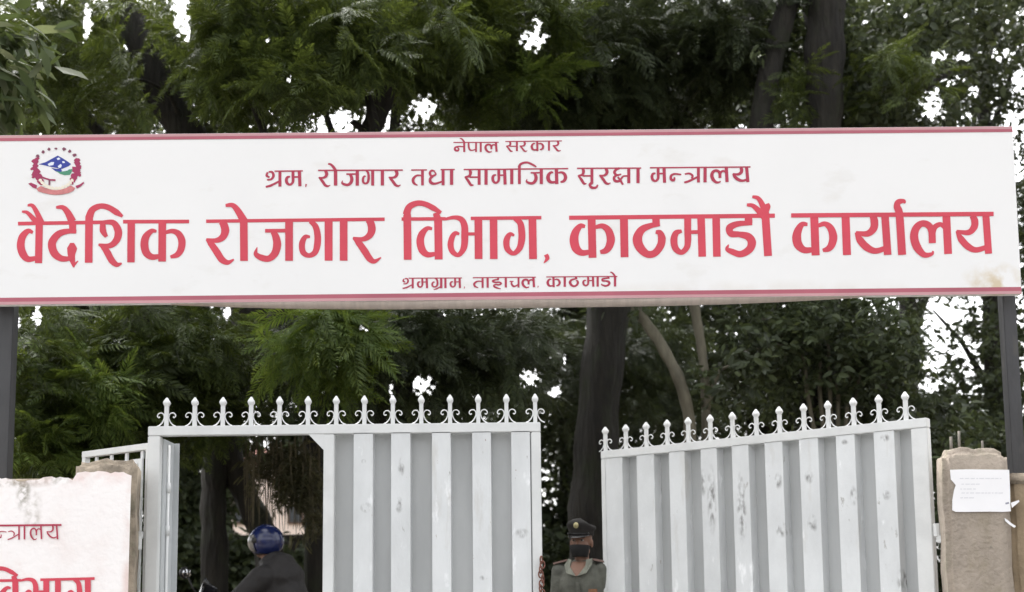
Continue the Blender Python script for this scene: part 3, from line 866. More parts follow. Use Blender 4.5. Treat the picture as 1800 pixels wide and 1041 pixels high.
# rusty chain looped round the closing edge of the left leaf
ch = MB()
cz = at(949, 985, YG).z
for k in range(9):
    z = cz - k * 0.028
    cx_ = xL(950) + 0.007 * math.sin(k * 1.9)
    ring = [(cx_ + 0.013 * math.cos(t) * (1 if k % 2 else 0.5), YG - 0.05 + 0.012 * math.cos(t) * (0.3 if k % 2 else 1), z + 0.022 * math.sin(t)) for t in np.linspace(0, 2 * PI, 13)]
    ch.tube(ring, 0.0048, 6)
tag(ch.build('chain', M['rust'], None, True), 'rusty chain hanging down the closing edge of the white gate leaf', 'chain')

# ------------------------------------------------------------------ walls and pillars
def rough_block(name, x0, x1, y0, y1, z1, m, parent, off, amp=0.012, seed=1, top_amp=0.02, z0=0.0, rnd=0.03, n=26, skew=(0, 0)):
    """masonry block with an uneven top and slightly worn, rounded edges"""
    rg = np.random.default_rng(seed)
    bm = bmesh.new()
    bmesh.ops.create_cube(bm, size=1)
    bmesh.ops.scale(bm, vec=(x1 - x0, y1 - y0, z1 - z0), verts=bm.verts)
    bmesh.ops.translate(bm, vec=((x0 + x1) / 2, (y0 + y1) / 2, (z0 + z1) / 2), verts=bm.verts)
    bmesh.ops.bevel(bm, geom=bm.edges[:], offset=rnd, segments=3, affect='EDGES')
    for k in range(4):
        long = [e for e in bm.edges if e.calc_length() > 0.07]
        if not long or len(bm.faces) > 14000: break
        bmesh.ops.subdivide_edges(bm, edges=long, cuts=1, use_grid_fill=True)
    for v in bm.verts:
        u = (v.co.x - x0) / (x1 - x0); t = (v.co.y - y0) / (y1 - y0)
        v.co.x += t * (skew[0] * (1 - u) + skew[1] * u)
    ph = rg.uniform(0, 6, 8)
    for v in bm.verts:
        x, z, y = v.co.x, v.co.z, v.co.y
        nz = math.sin(x * 31 + ph[0]) * math.sin(z * 27 + ph[1]) + 0.6 * math.sin(x * 63 + y * 40 + ph[2]) * math.cos(z * 58 + ph[3])
        v.co.y += amp * nz * 0.35
        v.co.x += amp * 0.4 * math.sin(z * 33 + ph[4])
        if z > z1 - 0.12:
            k = (z - z1 + 0.12) / 0.12
            v.co.z += k * top_amp * (math.sin(x * 14 + ph[5]) * 0.7 + 0.6 * math.sin(x * 37 + y * 11 + ph[6]) + 0.3 * math.sin(x * 80 + ph[7]))
    bmesh.ops.triangulate(bm, faces=[f for f in bm.faces if len(f.verts) > 4])
    me = bpy.data.meshes.new(name)
    bmesh.ops.translate(bm, vec=(-off[0], -off[1], -off[2]), verts=bm.verts)
    bm.to_mesh(me); bm.free()
    me.materials.append(m)
    me.polygons.foreach_set('use_smooth', [True] * len(me.polygons))
    o = bpy.data.objects.new(name, me)
    COL.objects.link(o)
    o.parent = parent
    return o
YW = 7.20
# left: painted wall and gate pillar in one
pL0, pL1 = at(126, 900, YW).x, at(237, 900, YW).x
zp = at(185, 809, YW).z
zw = at(60, 838, YW).z
wl = Vector((pL0, YW, 0.05))
wall1 = thing('boundary_wall', 'pale pink painted boundary wall with red lettering ending in a rough topped gate pillar', 'wall', wl)
rough_block('pillar', pL0, pL1, YW + 0.012, YW + 0.40, zp, M['cement'], wall1, wl, seed=3, top_amp=0.012, rnd=0.03, skew=(0, at(246, 900, YW + .4).x - pL1))
rough_block('wall', pL0 - 6.0, pL0 - 0.002, YW + 0.010, YW + 0.24, zw, M['cement'], wall1, wl, seed=8, top_amp=0.012)
# painted plaster skin, its upper edge ragged
pk = MB()
xs = np.linspace(pL0 - 5.9, at(229, 900, YW).x, 260)
top = []
for x in xs:
    on = x > pL0 + 0.004
    zt = (zp - 0.068 if on else zw - 0.004) + 0.004 * math.sin(x * 23) + 0.004 * math.sin(x * 61 + 1) + 0.003 * math.sin(x * 140)
    if not on: zt += 0.008 * math.sin(x * 17 + 2) - 0.008
    if x > xs[-1] - 0.03: zt -= (x - xs[-1] + 0.03) * 0.8
    top.append(zt)
vs = []
for lev in range(6):
    t = lev / 5
    for x, zt in zip(xs, top):
        vs.append((x, YW - 0.0015 * math.sin(x * 9 + lev) + (0.006 if lev == 5 else 0), 0.05 + (zt - 0.05) * (1 - (1 - t) ** 2)))
n = len(xs)
pk.add(vs, [(l * n + i, l * n + i + 1, (l + 1) * n + i + 1, (l + 1) * n + i) for l in range(5) for i in range(n - 1)])
pk.build('painted_plaster', M['wallpaint'], wall1, True, off=wl)
# wall lettering
LINE_W = line(0, 900, 6.923, [('nh',-30,85),('tra',82,246),('aa',282,312),('la',355,520),('ya',560,716)], [(-40,166,748,158)], 172, 0.62, 0.13)
lettering(LINE_W, YW - 0.003, 'lettering', M['dkred'], wall1, wl)
k3 = 0.128
WALLBIG = [[(27 + (x - 482) * k3, 1019.5 - (x - 480) * k3 * 0.012 + (y - 262) * k3, wd * k3) for (x, y, wd) in s] for s in W3]
lettering(WALLBIG, YW - 0.003, 'lettering', M['red'], wall1, wl)

# right: bare plaster pillar with rebar stubs and a torn notice
qR0, qR1 = at(1661, 900, YW).x, at(1779, 900, YW).x
zq = at(1715, 789, YW).z
pil = Vector(((qR0 + qR1) / 2, YW, 0.05))
pillar = thing('gate_pillar', 'bare brown plaster gate pillar with iron rods sticking out of its top', 'pillar', pil)
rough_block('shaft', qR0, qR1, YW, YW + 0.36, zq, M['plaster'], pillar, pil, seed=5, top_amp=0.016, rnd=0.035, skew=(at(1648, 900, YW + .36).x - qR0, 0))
for (px, py, r) in ((1672, 768, 0.009), (1686, 758, 0.008), (1727, 775, 0.007)):
    a, c = at(px, 800, YW + 0.14), at(px - 0.5, py, YW + 0.14)
    MB().tube([a, (a + c) / 2 + Vector((0.001, 0, 0)), c], r, 8).build('rebar', M['iron'], pillar, True, off=pil)
nb = MB()
outline = [(1670, 826), (1700, 825), (1740, 825.5), (1774, 826), (1775.5, 860), (1776, 886), (1777, 899), (1764, 900), (1740, 899.5), (1700, 900), (1680, 900), (1674, 897), (1674, 880), (1677, 862), (1680, 853), (1676, 848), (1671.5, 843)]
tail = [(1777, 884), (1791, 879), (1792, 882), (1779, 893)]
def paper_pts(ol, d): return [at(x, y, YW - d) for x, y in ol]
nb.prism(paper_pts(outline, 0.0095), (0, 0.0012, 0))
nb.prism(paper_pts(tail, 0.015), (0, 0.0012, 0))
notice = nb.build('paper_notice', M['paper'], None)
tag(notice, 'torn white paper notice stuck to the bare plaster pillar', 'notice')
ik = MB()
rg = random.Random(5)
for (y, xa, xb) in ((840.5, 1687, 1758), (850.5, 1690, 1718), (859, 1688, 1716), (866, 1690, 1757), (874.5, 1688, 1712)):
    x = xa
    while x < xb:
        wd = rg.uniform(3, 9)
        ik.prism(paper_pts([(x, y), (x + wd, y - 0.1), (x + wd, y + 1.5), (x, y + 1.6)], 0.0104), (0, 0.0003, 0), 0)
        x += wd + rg.uniform(1.2, 2.6)
ik.prism(paper_pts([(1767, 884), (1773, 882.5), (1774, 885.5), (1768, 887)], 0.0104), (0, 0.0003, 0), 1)
ik.build('faded_lines', [M['ink'], M['ink_dark']], notice)
scr = MB().prism(paper_pts([(1766, 911), (1771, 914), (1778, 920), (1786, 925), (1783, 928), (1774, 922), (1767, 916)], 0.006), (0, 0.001, 0))
tag(scr.build('paper_scrap', M['paper']), 'small torn paper scrap stuck below the white notice', 'scrap')
zr = at(1792, 841, YW).z
wr = Vector((qR1, YW, 0.05))
wall2 = thing('boundary_wall', 'brown plastered boundary wall right of the bare pillar, in front of the grey post', 'wall', wr)
rough_block('wall', qR1 + 0.003, qR1 + 6.0, YW + 0.02, YW + 0.23, zr, M['wallbrown'], wall2, wr, seed=12, top_amp=0.010)
rough_block('coping', qR1 + 0.004, qR1 + 6.02, YW + 0.005, YW + 0.25, zr + 0.03, M['cement'], wall2, wr, seed=14, top_amp=0.006, z0=zr - 0.03, rnd=0.012)

# ------------------------------------------------------------------ foliage
def build_np(name, V, Fq, m, parent=None, off=None, smooth=False):
    """V (n,3), Fq (k,4) quads"""
    if off is not None:
        V = V - np.array(off)
    me = bpy.data.meshes.new(name)
    me.vertices.add(len(V))
    me.vertices.foreach_set('co', V.astype(np.float32).ravel())
    me.loops.add(Fq.size)
    me.loops.foreach_set('vertex_index', Fq.astype(np.int32).ravel())
    me.polygons.add(len(Fq))
    me.polygons.foreach_set('loop_start', np.arange(0, Fq.size, 4, dtype=np.int32))
    me.polygons.foreach_set('loop_total', np.full(len(Fq), 4, dtype=np.int32))
    me.update(calc_edges=True)
    me.materials.append(m)
    o = bpy.data.objects.new(name, me)
    COL.objects.link(o)
    if parent is not None:
        o.parent = parent
    return o

def frond_tpl(seed, nodes=15, L=1.0, pl=0.25, pw=0.036, droop=0.34):
    """one twice-pinnate leaf: a drooping rib with pairs of slender leaflets rows"""
    rg = np.random.default_rng(seed)
    V, Fq = [], []
    def quad(a, b, c, d):
        o = len(V); V.extend([a, b, c, d]); Fq.append((o, o + 1, o + 2, o + 3))
    def rib(t): return np.array([t * L, 0.03 * math.sin(3 * t + seed), -droop * t * t * L])
    for i in range(nodes):
        t = 0.10 + 0.88 * i / (nodes - 1)
        c = rib(t)
        ln = pl * (math.sin(PI * (0.16 + 0.80 * t)) ** 0.8) * rg.uniform(0.85, 1.15)
        for s in (-1, 1):
            if rg.random() < 0.05: continue
            an = R(58 - 22 * t + rg.uniform(-8, 8))
            d = np.array([math.cos(an), s * math.sin(an), -0.18 + rg.uniform(-0.12, 0.12)])
            d /= np.linalg.norm(d)
            wv = np.cross(d, [0, 0, 1.0]); wv /= np.linalg.norm(wv)
            wv = wv + np.array([0, 0, rg.uniform(-0.35, 0.35)])
            m1 = c + d * ln * 0.5; e = c + d * ln + np.array([0, 0, -0.22 * ln])
            o = len(V)
            V.extend([c, m1 + wv * pw / 2, m1 - wv * pw / 2, e])
            Fq.append((o, o + 1, o + 3, o + 2))
    wr_ = 0.006
    o = len(V)
    for i in range(4):
        c = rib(i / 3)
        V.extend([c + [0, wr_, 0], c - [0, wr_, 0]])
    for i in range(3):
        Fq.append((o + 2 * i, o + 2 * i + 1, o + 2 * i + 3, o + 2 * i + 2))
    return np.array(V, float), np.array(Fq)

def twig_tpl(seed, nl=11, size=0.34, lw=0.42, spread=1.0):
    """twig with broad leaves; unit size about 1"""
    rg = np.random.default_rng(seed)
    V, Fq = [], []
    for i in range(nl):
        t = rg.uniform(0.05, 1.0)
        c = np.array([t, rg.normal(0, 0.13) * spread, -0.2 * t * t + rg.normal(0, 0.12) * spread])
        az = rg.uniform(-2.2, 2.2); el = rg.uniform(-0.95, 0.35)
        d = np.array([math.cos(az) * math.cos(el), math.sin(az) * math.cos(el), math.sin(el)])
        u = np.cross(d, rg.normal(size=3)); u /= np.linalg.norm(u)
        nn = np.cross(d, u)
        L = size * rg.uniform(0.65, 1.2); wd = L * lw
        m1, m2 = c + d * L * 0.34, c + d * L * 0.70
        e = c + d * L - np.array([0, 0, 0.10 * L])
        o = len(V)
        V.extend([c, m1 + u * wd * 0.5 + nn * wd * 0.12, m1 - u * wd * 0.5 + nn * wd * 0.12, m2 + u * wd * 0.40 + nn * wd * 0.1, m2 - u * wd * 0.40 + nn * wd * 0.1, e])
        Fq.append((o, o + 1, o + 2, o)) if False else None
        Fq.append((o, o + 2, o + 4, o + 3)); Fq.append((o, o + 3, o + 1, o)) if False else None
        Fq[-1] = (o, o + 2, o + 4, o + 5)
        Fq.append((o, o + 5, o + 3, o + 1))
    return np.array(V, float), np.array(Fq)

def spray_tpl(seed, k=7):
    """rosette of fronds radiating from a branch tip"""
    rg = np.random.default_rng(seed)
    Vs, Fs, o = [], [], 0
    for i in range(k):
        V, Fq = frond_tpl(seed * 31 + i, nodes=int(rg.integers(13, 17)), L=rg.uniform(0.75, 1.1), droop=rg.uniform(0.2, 0.55))
        az = 2 * PI * i / k + rg.uniform(-0.35, 0.35)
        if i >= k - 2: az = rg.uniform(-0.6, 0.6)
        el = rg.uniform(-0.35, 0.45)
        ro = rg.uniform(-0.5, 0.5)
        Rm = np.array(Matrix.Rotation(az, 3, 'Z') @ Matrix.Rotation(-el, 3, 'Y') @ Matrix.Rotation(ro, 3, 'X'))
        V = V @ Rm.T + np.array([0.08 * math.cos(az), 0.08 * math.sin(az), rg.uniform(-0.15, 0.05)])
        Vs.append(V); Fs.append(Fq + o); o += len(V)
    return np.concatenate(Vs), np.concatenate(Fs)

TPL = {'frond': [frond_tpl(s) for s in range(6)], 'spray': [spray_tpl(s) for s in range(1, 7)],
       'twig': [twig_tpl(s) for s in range(8)],
       'thick': [twig_tpl(s + 40, nl=26, size=0.25, lw=0.5, spread=1.7) for s in range(6)],
       'strand': [twig_tpl(s + 90, nl=14, size=0.42, lw=0.10, spread=0.7) for s in range(6)],
       'long': [twig_tpl(s + 70, nl=9, size=0.5, lw=0.26) for s in range(6)]}

# openings through which the pale sky is seen: (px, py, rx, ry) in the photo
GAPS = [(938, 72, 26, 19), (944, 44, 9, 14), (682, 196, 18, 34), (590, 214, 30, 18), (745, 190, 24, 20), (318, 22, 13, 42), (152, 40, 9, 30),
        (330, 60, 12, 18), (225, 80, 6, 10), (1660, 590, 34, 42), (1650, 545, 22, 22), (1680, 560, 14, 40), (735, 678, 32, 20), (694, 684, 12, 14),
        (1640, 180, 22, 30), (1668, 138, 22, 14), (1650, 100, 18, 12), (1690, 100, 20, 10), (1762, 97, 26, 12), (1790, 140, 16, 26), (1720, 160, 10, 8),
        (66, 552, 9, 24), (30, 570, 8, 12), (5, 195, 10, 12), (932, 665, 20, 16), (975, 690, 12, 10), (995, 630, 7, 10), (1630, 680, 24, 16),
        (1700, 650, 18, 14), (1750, 690, 16, 14), (1640, 640, 18, 14), (1740, 640, 14, 12), (1595, 28, 8, 6), (1518, 40, 7, 6), (1690, 610, 20, 20),
        (1780, 205, 12, 12), (270, 175, 6, 8), (470, 72, 6, 8), (508, 140, 6, 6), (400, 550, 8, 10), (775, 555, 8, 8), (640, 578, 10, 7),
        (421, 925, 8, 26), (470, 870, 14, 44), (505, 915, 30, 34), (520, 940, 26, 24), (452, 820, 12, 10), (362, 945, 9, 8)]
def in_gap(P, grow=1.0):
    px, py = project(P)
    g = np.zeros(len(P), bool)
    rag = 1 + 0.5 * np.sin(px * .31 + py * .19 + P[:, 1]) + 0.4 * np.sin(py * .43 - px * .27 + 2) + 0.3 * np.sin(px * .9 + 1.3 * P[:, 1])
    for (a, b, r1, r2) in GAPS:
        g |= ((px - a) / (r1 * grow)) ** 2 + ((py - b) / (r2 * grow)) ** 2 < rag
    return g

def foliage(blobs, kind, seed, size=(0.3, 0.45), droop=0.0, gaps=True, face=None, grow=1.15, clear=()):
    """blobs: (px, py, Y, rx, ry, depth, n) - rx, ry in photo pixels; leaves spread through the clump's volume, denser near its shell"""
    rg = np.random.default_rng(seed)
    Vs, Fs, o = [], [], 0
    for (px, py, Y, rx_, ry_, dp, n) in blobs:
        c = np.array(at(px, py, Y)); k = Y / F_PX
        q = rg.normal(size=(n, 3)); q /= np.linalg.norm(q, axis=1)[:, None]
        rad = rg.uniform(0.15, 1.0, n) ** 0.5
        q = q * rad[:, None]
        Pn = c + q * np.array([rx_ * k, dp, ry_ * k])
        for i in range(n):
            V, Fq = TPL[kind][int(rg.integers(len(TPL[kind])))]
            s = rg.uniform(*size)
            out = q[i] * np.array([1.0, 1.0, 0.6]) + rg.normal(0, 0.45, 3) + np.array([0, -0.35, 0])
            if face is not None: out = out + np.array(face)
            az = math.atan2(out[1], out[0])
            el = max(-1.2, min(0.7, math.atan2(out[2], math.hypot(out[0], out[1])) * 0.6 - droop + rg.normal(0, 0.25)))
            Rm = np.array(Matrix.Rotation(az, 3, 'Z') @ Matrix.Rotation(-el, 3, 'Y') @ Matrix.Rotation(rg.normal(0, 0.55), 3, 'X'))
            Vs.append((V * s) @ Rm.T + Pn[i]); Fs.append(Fq + o); o += len(V)
    V, Fq = np.concatenate(Vs), np.concatenate(Fs)
    if gaps:
        cen = V[Fq].mean(axis=1)
        Fq = Fq[~in_gap(cen, grow)]
    if clear:
        cen = V[Fq].mean(axis=1); qx, qy = project(cen)
        for (a, b_, r1, r2) in clear:
            keep = ((qx - a) / r1) ** 2 + ((qy - b_) / r2) ** 2 > 1 + 0.5 * np.sin(qx * .3 + qy * .2)
            Fq, qx, qy = Fq[keep], qx[keep], qy[keep]
    return V, Fq

def limbs(b, paths, mi=0):
    for pts, r in paths:
        P3 = [at(*p) if not isinstance(p, Vector) else p for p in pts]
        q = catmull([(p.x, p.y, p.z) for p in P3], 6)
        # catmull() keeps the third value linear; rebuild z smoothly enough for bark
        q = [Vector(v) for v in q]
        n = len(q)
        rr = np.interp(np.linspace(0, 1, n), np.linspace(0, 1, len(r)), r)
        rr = [x * (1 + 0.07 * math.sin(i * 1.7 + len(pts))) for i, x in enumerate(rr)]
        n0 = len(b.v)
        b.tube(q, rr, 18, mi)
        for i in range(n):
            for k_ in range(18):
                v = Vector(b.v[n0 + i * 18 + k_]); d_ = v - q[i]
                b.v[n0 + i * 18 + k_] = tuple(q[i] + d_ * (1 + 0.07 * math.sin(k_ * 1.05 + i * .35) + 0.05 * math.sin(k_ * 2.8 - i * .6 + 1)))

def tree(name, label, cat, base_xy, trunk_paths, crowns, bark='bark', group=None):
    z = yard_z(*base_xy)
    b = Vector((base_xy[0], base_xy[1], z))
    t = thing(name, label, cat, b, 0, group)
    if trunk_paths:
        m = MB()
        limbs(m, trunk_paths)
        m.build('trunk', M[bark], t, True, off=b)
    for (nm, V, Fq, mt) in crowns:
        build_np(nm, V, Fq, M[mt], t, off=b)
    return t
def gpt(px, Y, dz=-0.15):
    p = at(px, 900, Y)
    return Vector((p.x, Y, yard_z(p.x, Y) + dz))

# tree seen through the wicket: two stems, feathery crown over the left half
Y1 = 12.6
g1 = gpt(382, Y1)
crown1 = [(520, 90, 11.2, 190, 100, 1.0, 120), (330, 110, 12.0, 170, 110, 1.2, 100), (700, 60, 11.5, 200, 90, 1.0, 110), (180, 120, 12.6, 140, 120, 1.2, 90),
          (880, 60, 12.2, 150, 110, 1.1, 80), (420, 30, 11.0, 220, 70, 1.0, 60), (800, 170, 12.4, 110, 60, 0.8, 50), (60, 150, 13.0, 110, 110, 1.0, 60),
          (500, -160, 12.0, 420, 130, 2.0, 110), (100, -150, 12.5, 260, 130, 2.0, 60), (900, -150, 12.5, 260, 120, 2.0, 60)]
CLR = [(235, 60, 24, 50), (272, 130, 30, 50), (305, 195, 34, 40), (330, 225, 60, 14), (612, 215, 16, 20), (648, 200, 14, 40)]
c1 = foliage(crown1, 'spray', 21, (0.32, 0.46), 0.15, clear=CLR)
c1s = foliage([(682, 200, 12.0, 30, 40, 0.4, 5), (590, 214, 12.0, 40, 20, 0.4, 5), (745, 190, 12.0, 30, 20, 0.4, 4), (320, 40, 12.6, 24, 60, 0.4, 6), (940, 72, 12.4, 34, 26, 0.3, 2), (735, 680, 12.2, 40, 24, 0.3, 3)], 'frond', 25, (0.22, 0.34), 0.4, gaps=False)
c1b = foliage([(560, 130, 10.3, 150, 70, 0.5, 22), (390, 120, 10.5, 90, 50, 0.5, 14), (640, 60, 10.4, 140, 70, 0.5, 20), (760, 40, 10.6, 110, 60, 0.5, 14), (430, 75, 10.4, 90, 50, 0.4, 10)], 'spray', 22, (0.34, 0.46), 0.25, clear=CLR)
hang = foliage([(520, 830, 11.6, 34, 60, 0.25, 150), (490, 795, 11.8, 50, 30, 0.25, 60), (545, 890, 11.6, 12, 30, 0.2, 20)], 'strand', 23, (0.22, 0.36), 1.2, gaps=False, clear=[(508, 922, 30, 30), (470, 880, 11, 40)])
# strands: very thin hanging roots
rt = MB()
rg = random.Random(4)
for i in range(110):
    px = rg.uniform(428, 562); Yr = rg.uniform(11.3, 12.2)
    y0 = rg.uniform(765, 820); y1 = y0 + rg.uniform(40, 150)
    a, c = at(px, y0, Yr), at(px + rg.uniform(-8, 8), y1, Yr)
    rt.tube([a, (a + c) / 2 + Vector((rg.uniform(-.02, .02), 0, 0)), c], [0.006, 0.005, 0.002], 5)
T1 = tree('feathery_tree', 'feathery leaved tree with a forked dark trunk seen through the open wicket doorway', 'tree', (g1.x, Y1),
     [([g1, (378, 960, Y1), (376, 860, Y1), (388, 760, Y1), (430, 640, Y1 + .1), (440, 480, Y1 + .1), (380, 330, Y1), (300, 190, Y1 - .1), (215, 0, Y1 - .1), (150, -200, Y1)], [.17, .13, .12, .15, .20, .20, .19, .17, .14, .08]),
      ([gpt(500, Y1 + .2), (470, 960, Y1 + .15), (428, 860, Y1 + .1), (398, 770, Y1), (400, 700, Y1)], [.16, .14, .115, .13, .10]),
      ([gpt(553, Y1 + .4), (553, 960, Y1 + .4), (552, 850, Y1 + .4), (545, 740, Y1 + .3), (520, 640, Y1), (490, 560, Y1)], [.11, .10, .095, .10, .10, .08]),
      ([(400, 720, Y1), (480, 640, Y1 - .2), (520, 480, Y1 - .5), (640, 250, Y1 - .8), (720, 60, Y1 - 1.0), (800, -150, Y1)], [.14, .15, .13, .10, .07, .04]),
      ([(330, 240, Y1), (300, 168, Y1 - .4), (262, 145, Y1 - .7), (200, 130, Y1 - .9)], [.05, .022, .016, .01]),
      ([(440, 560, Y1), (300, 380, Y1), (150, 200, Y1 + .3), (60, 60, Y1 + .4)], [.10, .08, .06, .03]),
      ([(520, 480, Y1 - .5), (470, 250, Y1 - 1), (420, 120, Y1 - 1.3)], [.06, .04, .02])],
     [('crown', *c1, 'jac'), ('crown', *c1b, 'jac'), ('crown', *c1s, 'jac')])
hb_ = np.array(T1.location)
build_np('hanging_foliage', hang[0], hang[1], M['dry'], T1, off=hb_)
rt.build('hanging_root', M['root'], T1, off=hb_)

# low feathery sprays over the left wall and above the wicket
Y2 = 11.0
g2 = gpt(40, Y2 + 0.6)
c2 = foliage([(110, 640, 10.4, 110, 110, 0.7, 60), (60, 760, 10.2, 70, 80, 0.6, 34), (220, 640, 10.8, 120, 110, 0.7, 60), (330, 600, 11.0, 110, 90, 0.7, 50),
              (300, 720, 11.3, 120, 70, 0.6, 40), (150, 790, 10.6, 110, 60, 0.5, 34), (30, 600, 10.9, 80, 90, 0.7, 34), (400, 690, 11.5, 90, 80, 0.6, 30)], 'spray', 31, (0.32, 0.46), 0.3)
c2b = foliage([(95, 640, 9.9, 80, 60, 0.3, 10), (70, 790, 9.8, 60, 40, 0.3, 9), (170, 700, 10.0, 60, 60, 0.3, 6)], 'spray', 32, (0.34, 0.44), 0.35)
tree('feathery_tree', 'low feathery tree leaning over the pale pink wall beside the left grey post', 'tree', (g2.x, Y2 + .6),
     [([g2, (60, 980, Y2 + .5), (120, 860, Y2 + .4), (190, 740, Y2 + .2), (240, 620, Y2), (260, 480, Y2), (200, 330, Y2)], [.10, .09, .075, .06, .05, .04, .02]),
      ([(120, 860, Y2 + .4), (90, 720, Y2 - .1), (80, 600, Y2 - .3)], [.05, .035, .015]),
      ([(190, 740, Y2 + .2), (290, 680, Y2), (380, 640, Y2)], [.045, .03, .012])],
     [('crown', *c2, 'jac'), ('crown', *c2b, 'jac_bright')])
Y3 = 11.4
g3 = gpt(640, Y3 + .6)
c3 = foliage([(640, 600, 11.0, 130, 70, 0.6, 56), (760, 600, 11.4, 120, 80, 0.7, 56), (860, 620, 11.8, 110, 90, 0.7, 50), (700, 660, 11.6, 120, 40, 0.5, 26), (560, 660, 11.2, 80, 60, 0.5, 22), (680, 560, 11.2, 160, 40, 0.5, 30)], 'spray', 41, (0.32, 0.46), 0.35)
c3b = foliage([(560, 570, 9.9, 60, 38, 0.35, 17), (530, 610, 9.8, 45, 30, 0.3, 8), (620, 590, 10.0, 60, 40, 0.35, 12), (590, 655, 10.1, 40, 20, 0.25, 5)], 'spray', 42, (0.36, 0.46), 0.45, face=(-0.5, -0.2, -0.2))
tree('feathery_tree', 'feathery tree with bright green sprays hanging just below the banner over the closed gate leaf', 'tree', (g3.x, Y3 + .6),
     [([g3, (650, 960, Y3 + .6), (664, 760, Y3 + .5), (680, 600, Y3 + .3), (700, 430, Y3), (680, 260, Y3), (620, 215, Y3 + .2)], [.09, .08, .07, .06, .055, .05, .03]),
      ([(680, 600, Y3 + .3), (610, 545, Y3 - .5), (540, 570, Y3 - 1.1)], [.035, .025, .008]),
      ([(690, 520, Y3 + .2), (780, 560, Y3), (860, 590, Y3)], [.035, .025, .01]),
      ([(690, 380, Y3), (670, 290, Y3 - .1), (648, 170, Y3 - .1)], [.06, .06, .04])],
     [('crown', *c3, 'jac_dark'), ('crown', *c3b, 'jac_bright')])

# dark central tree with a thick straight trunk between the two gate leaves
Y4 = 14.0
g4 = gpt(1040, Y4)
c4 = foliage([(1000, 100, 13.0, 190, 120, 1.2, 110), (1180, 90, 13.2, 170, 130, 1.2, 110), (1100, 190, 13.6, 200, 60, 1.0, 70), (950, 190, 13.2, 90, 60, 0.7, 40), (1280, 70, 13.0, 120, 90, 1.0, 60),
              (960, 640, 15.0, 110, 110, 1.0, 50), (1100, 600, 15.2, 120, 100, 1.0, 60), (1130, 720, 15.4, 120, 90, 1.0, 50), (1000, -140, 13.5, 300, 120, 2.0, 70)], 'spray', 51, (0.34, 0.5), 0.3)
c4b = foliage([(945, 150, 11.8, 60, 40, 0.4, 9), (1010, 40, 11.9, 60, 40, 0.4, 7)], 'spray', 52, (0.32, 0.44), 0.3)
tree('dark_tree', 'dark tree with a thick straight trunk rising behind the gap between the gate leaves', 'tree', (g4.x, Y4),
     [([g4, (1042, 960, Y4), (1050, 760, Y4), (1066, 560, Y4), (1085, 380, Y4), (1110, 180, Y4), (1130, -50, Y4)], [.30, .26, .235, .23, .22, .17, .09]),
      ([(1066, 560, Y4), (980, 300, Y4 - .3), (930, 100, Y4 - .5)], [.12, .09, .04]),
      ([(1085, 400, Y4), (1190, 230, Y4 - .2), (1260, 40, Y4 - .3)], [.12, .09, .04])],
     [('crown', *c4, 'jac_dark'), ('crown', *c4b, 'jac_bright')])

# dark forked tree on the right
Y5 = 12.4
g5 = gpt(1440, Y5)
c5 = foliage([(1560, 120, 13.2, 120, 110, 0.9, 130), (1620, 60, 13.6, 130, 80, 1.0, 90), (1400, 90, 13.4, 90, 120, 0.9, 90), (1550, 200, 13.0, 90, 40, 0.6, 50), (1730, 60, 14.0, 110, 70, 0.9, 70), (1420, -120, 12.8, 330, 110, 1.6, 100)], 'thick', 61, (0.34, 0.5), 0.2)
c5b = foliage([(1560, 110, 12.0, 60, 40, 0.4, 10), (1590, 160, 12.0, 50, 40, 0.4, 8), (1400, 150, 12.2, 12, 60, 0.2, 5)], 'spray', 62, (0.3, 0.42), 0.25)
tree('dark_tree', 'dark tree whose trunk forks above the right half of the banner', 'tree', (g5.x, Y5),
     [([g5, (1440, 900, Y5), (1440, 700, Y5), (1446, 480, Y5), (1449, 220, Y5), (1452, 80, Y5), (1448, -60, Y5), (1440, -250, Y5)], [.26, .21, .19, .18, .165, .20, .21, .12]),
      ([(1444, 560, Y5), (1370, 380, Y5), (1340, 220, Y5), (1362, 90, Y5), (1392, -40, Y5), (1380, -220, Y5)], [.12, .12, .11, .11, .12, .06]),
      ([(1449, 300, Y5), (1560, 200, Y5 + .4), (1680, 120, Y5 + .8)], [.07, .05, .02])],
     [('crown', *c5, 'broad'), ('crown', *c5b, 'jac')])

# slender pale stems behind the swung leaf
Y6 = 11.2
g6 = gpt(1216, Y6)
c6 = foliage([(1290, 640, 11.1, 26, 18, 0.2, 14), (1250, 690, 11.2, 34, 24, 0.2, 10), (1120, 480, 11.2, 90, 60, 0.5, 30), (1230, 450, 11.2, 90, 60, 0.5, 30), (1340, 90, 11.0, 10, 10, 0.1, 1)], 'twig', 71, (0.22, 0.34), 0.2)
tree('slender_tree', 'slender pale tree with curving stems behind the half open gate leaf', 'tree', (g6.x, Y6),
     [([g6, (1214, 860, Y6), (1212, 735, Y6), (1192, 665, Y6), (1158, 600, Y6), (1122, 547, Y6), (1085, 470, Y6), (1060, 380, Y6)], [.07, .06, .052, .052, .05, .046, .035, .02]),
      ([gpt(1240, Y6 + .1), (1243, 860, Y6 + .1), (1242, 740, Y6 + .1), (1238, 660, Y6 + .1), (1231, 600, Y6 + .1), (1222, 540, Y6 + .1), (1215, 430, Y6 + .1)], [.05, .045, .042, .04, .042, .045, .03]),
      ([(1244, 720, Y6 + .08), (1254, 680, Y6), (1266, 650, Y6 - .05), (1290, 640, Y6 - .1)], [.022, .02, .016, .008])],
     [('crown', *c6, 'broad')], 'palebark')

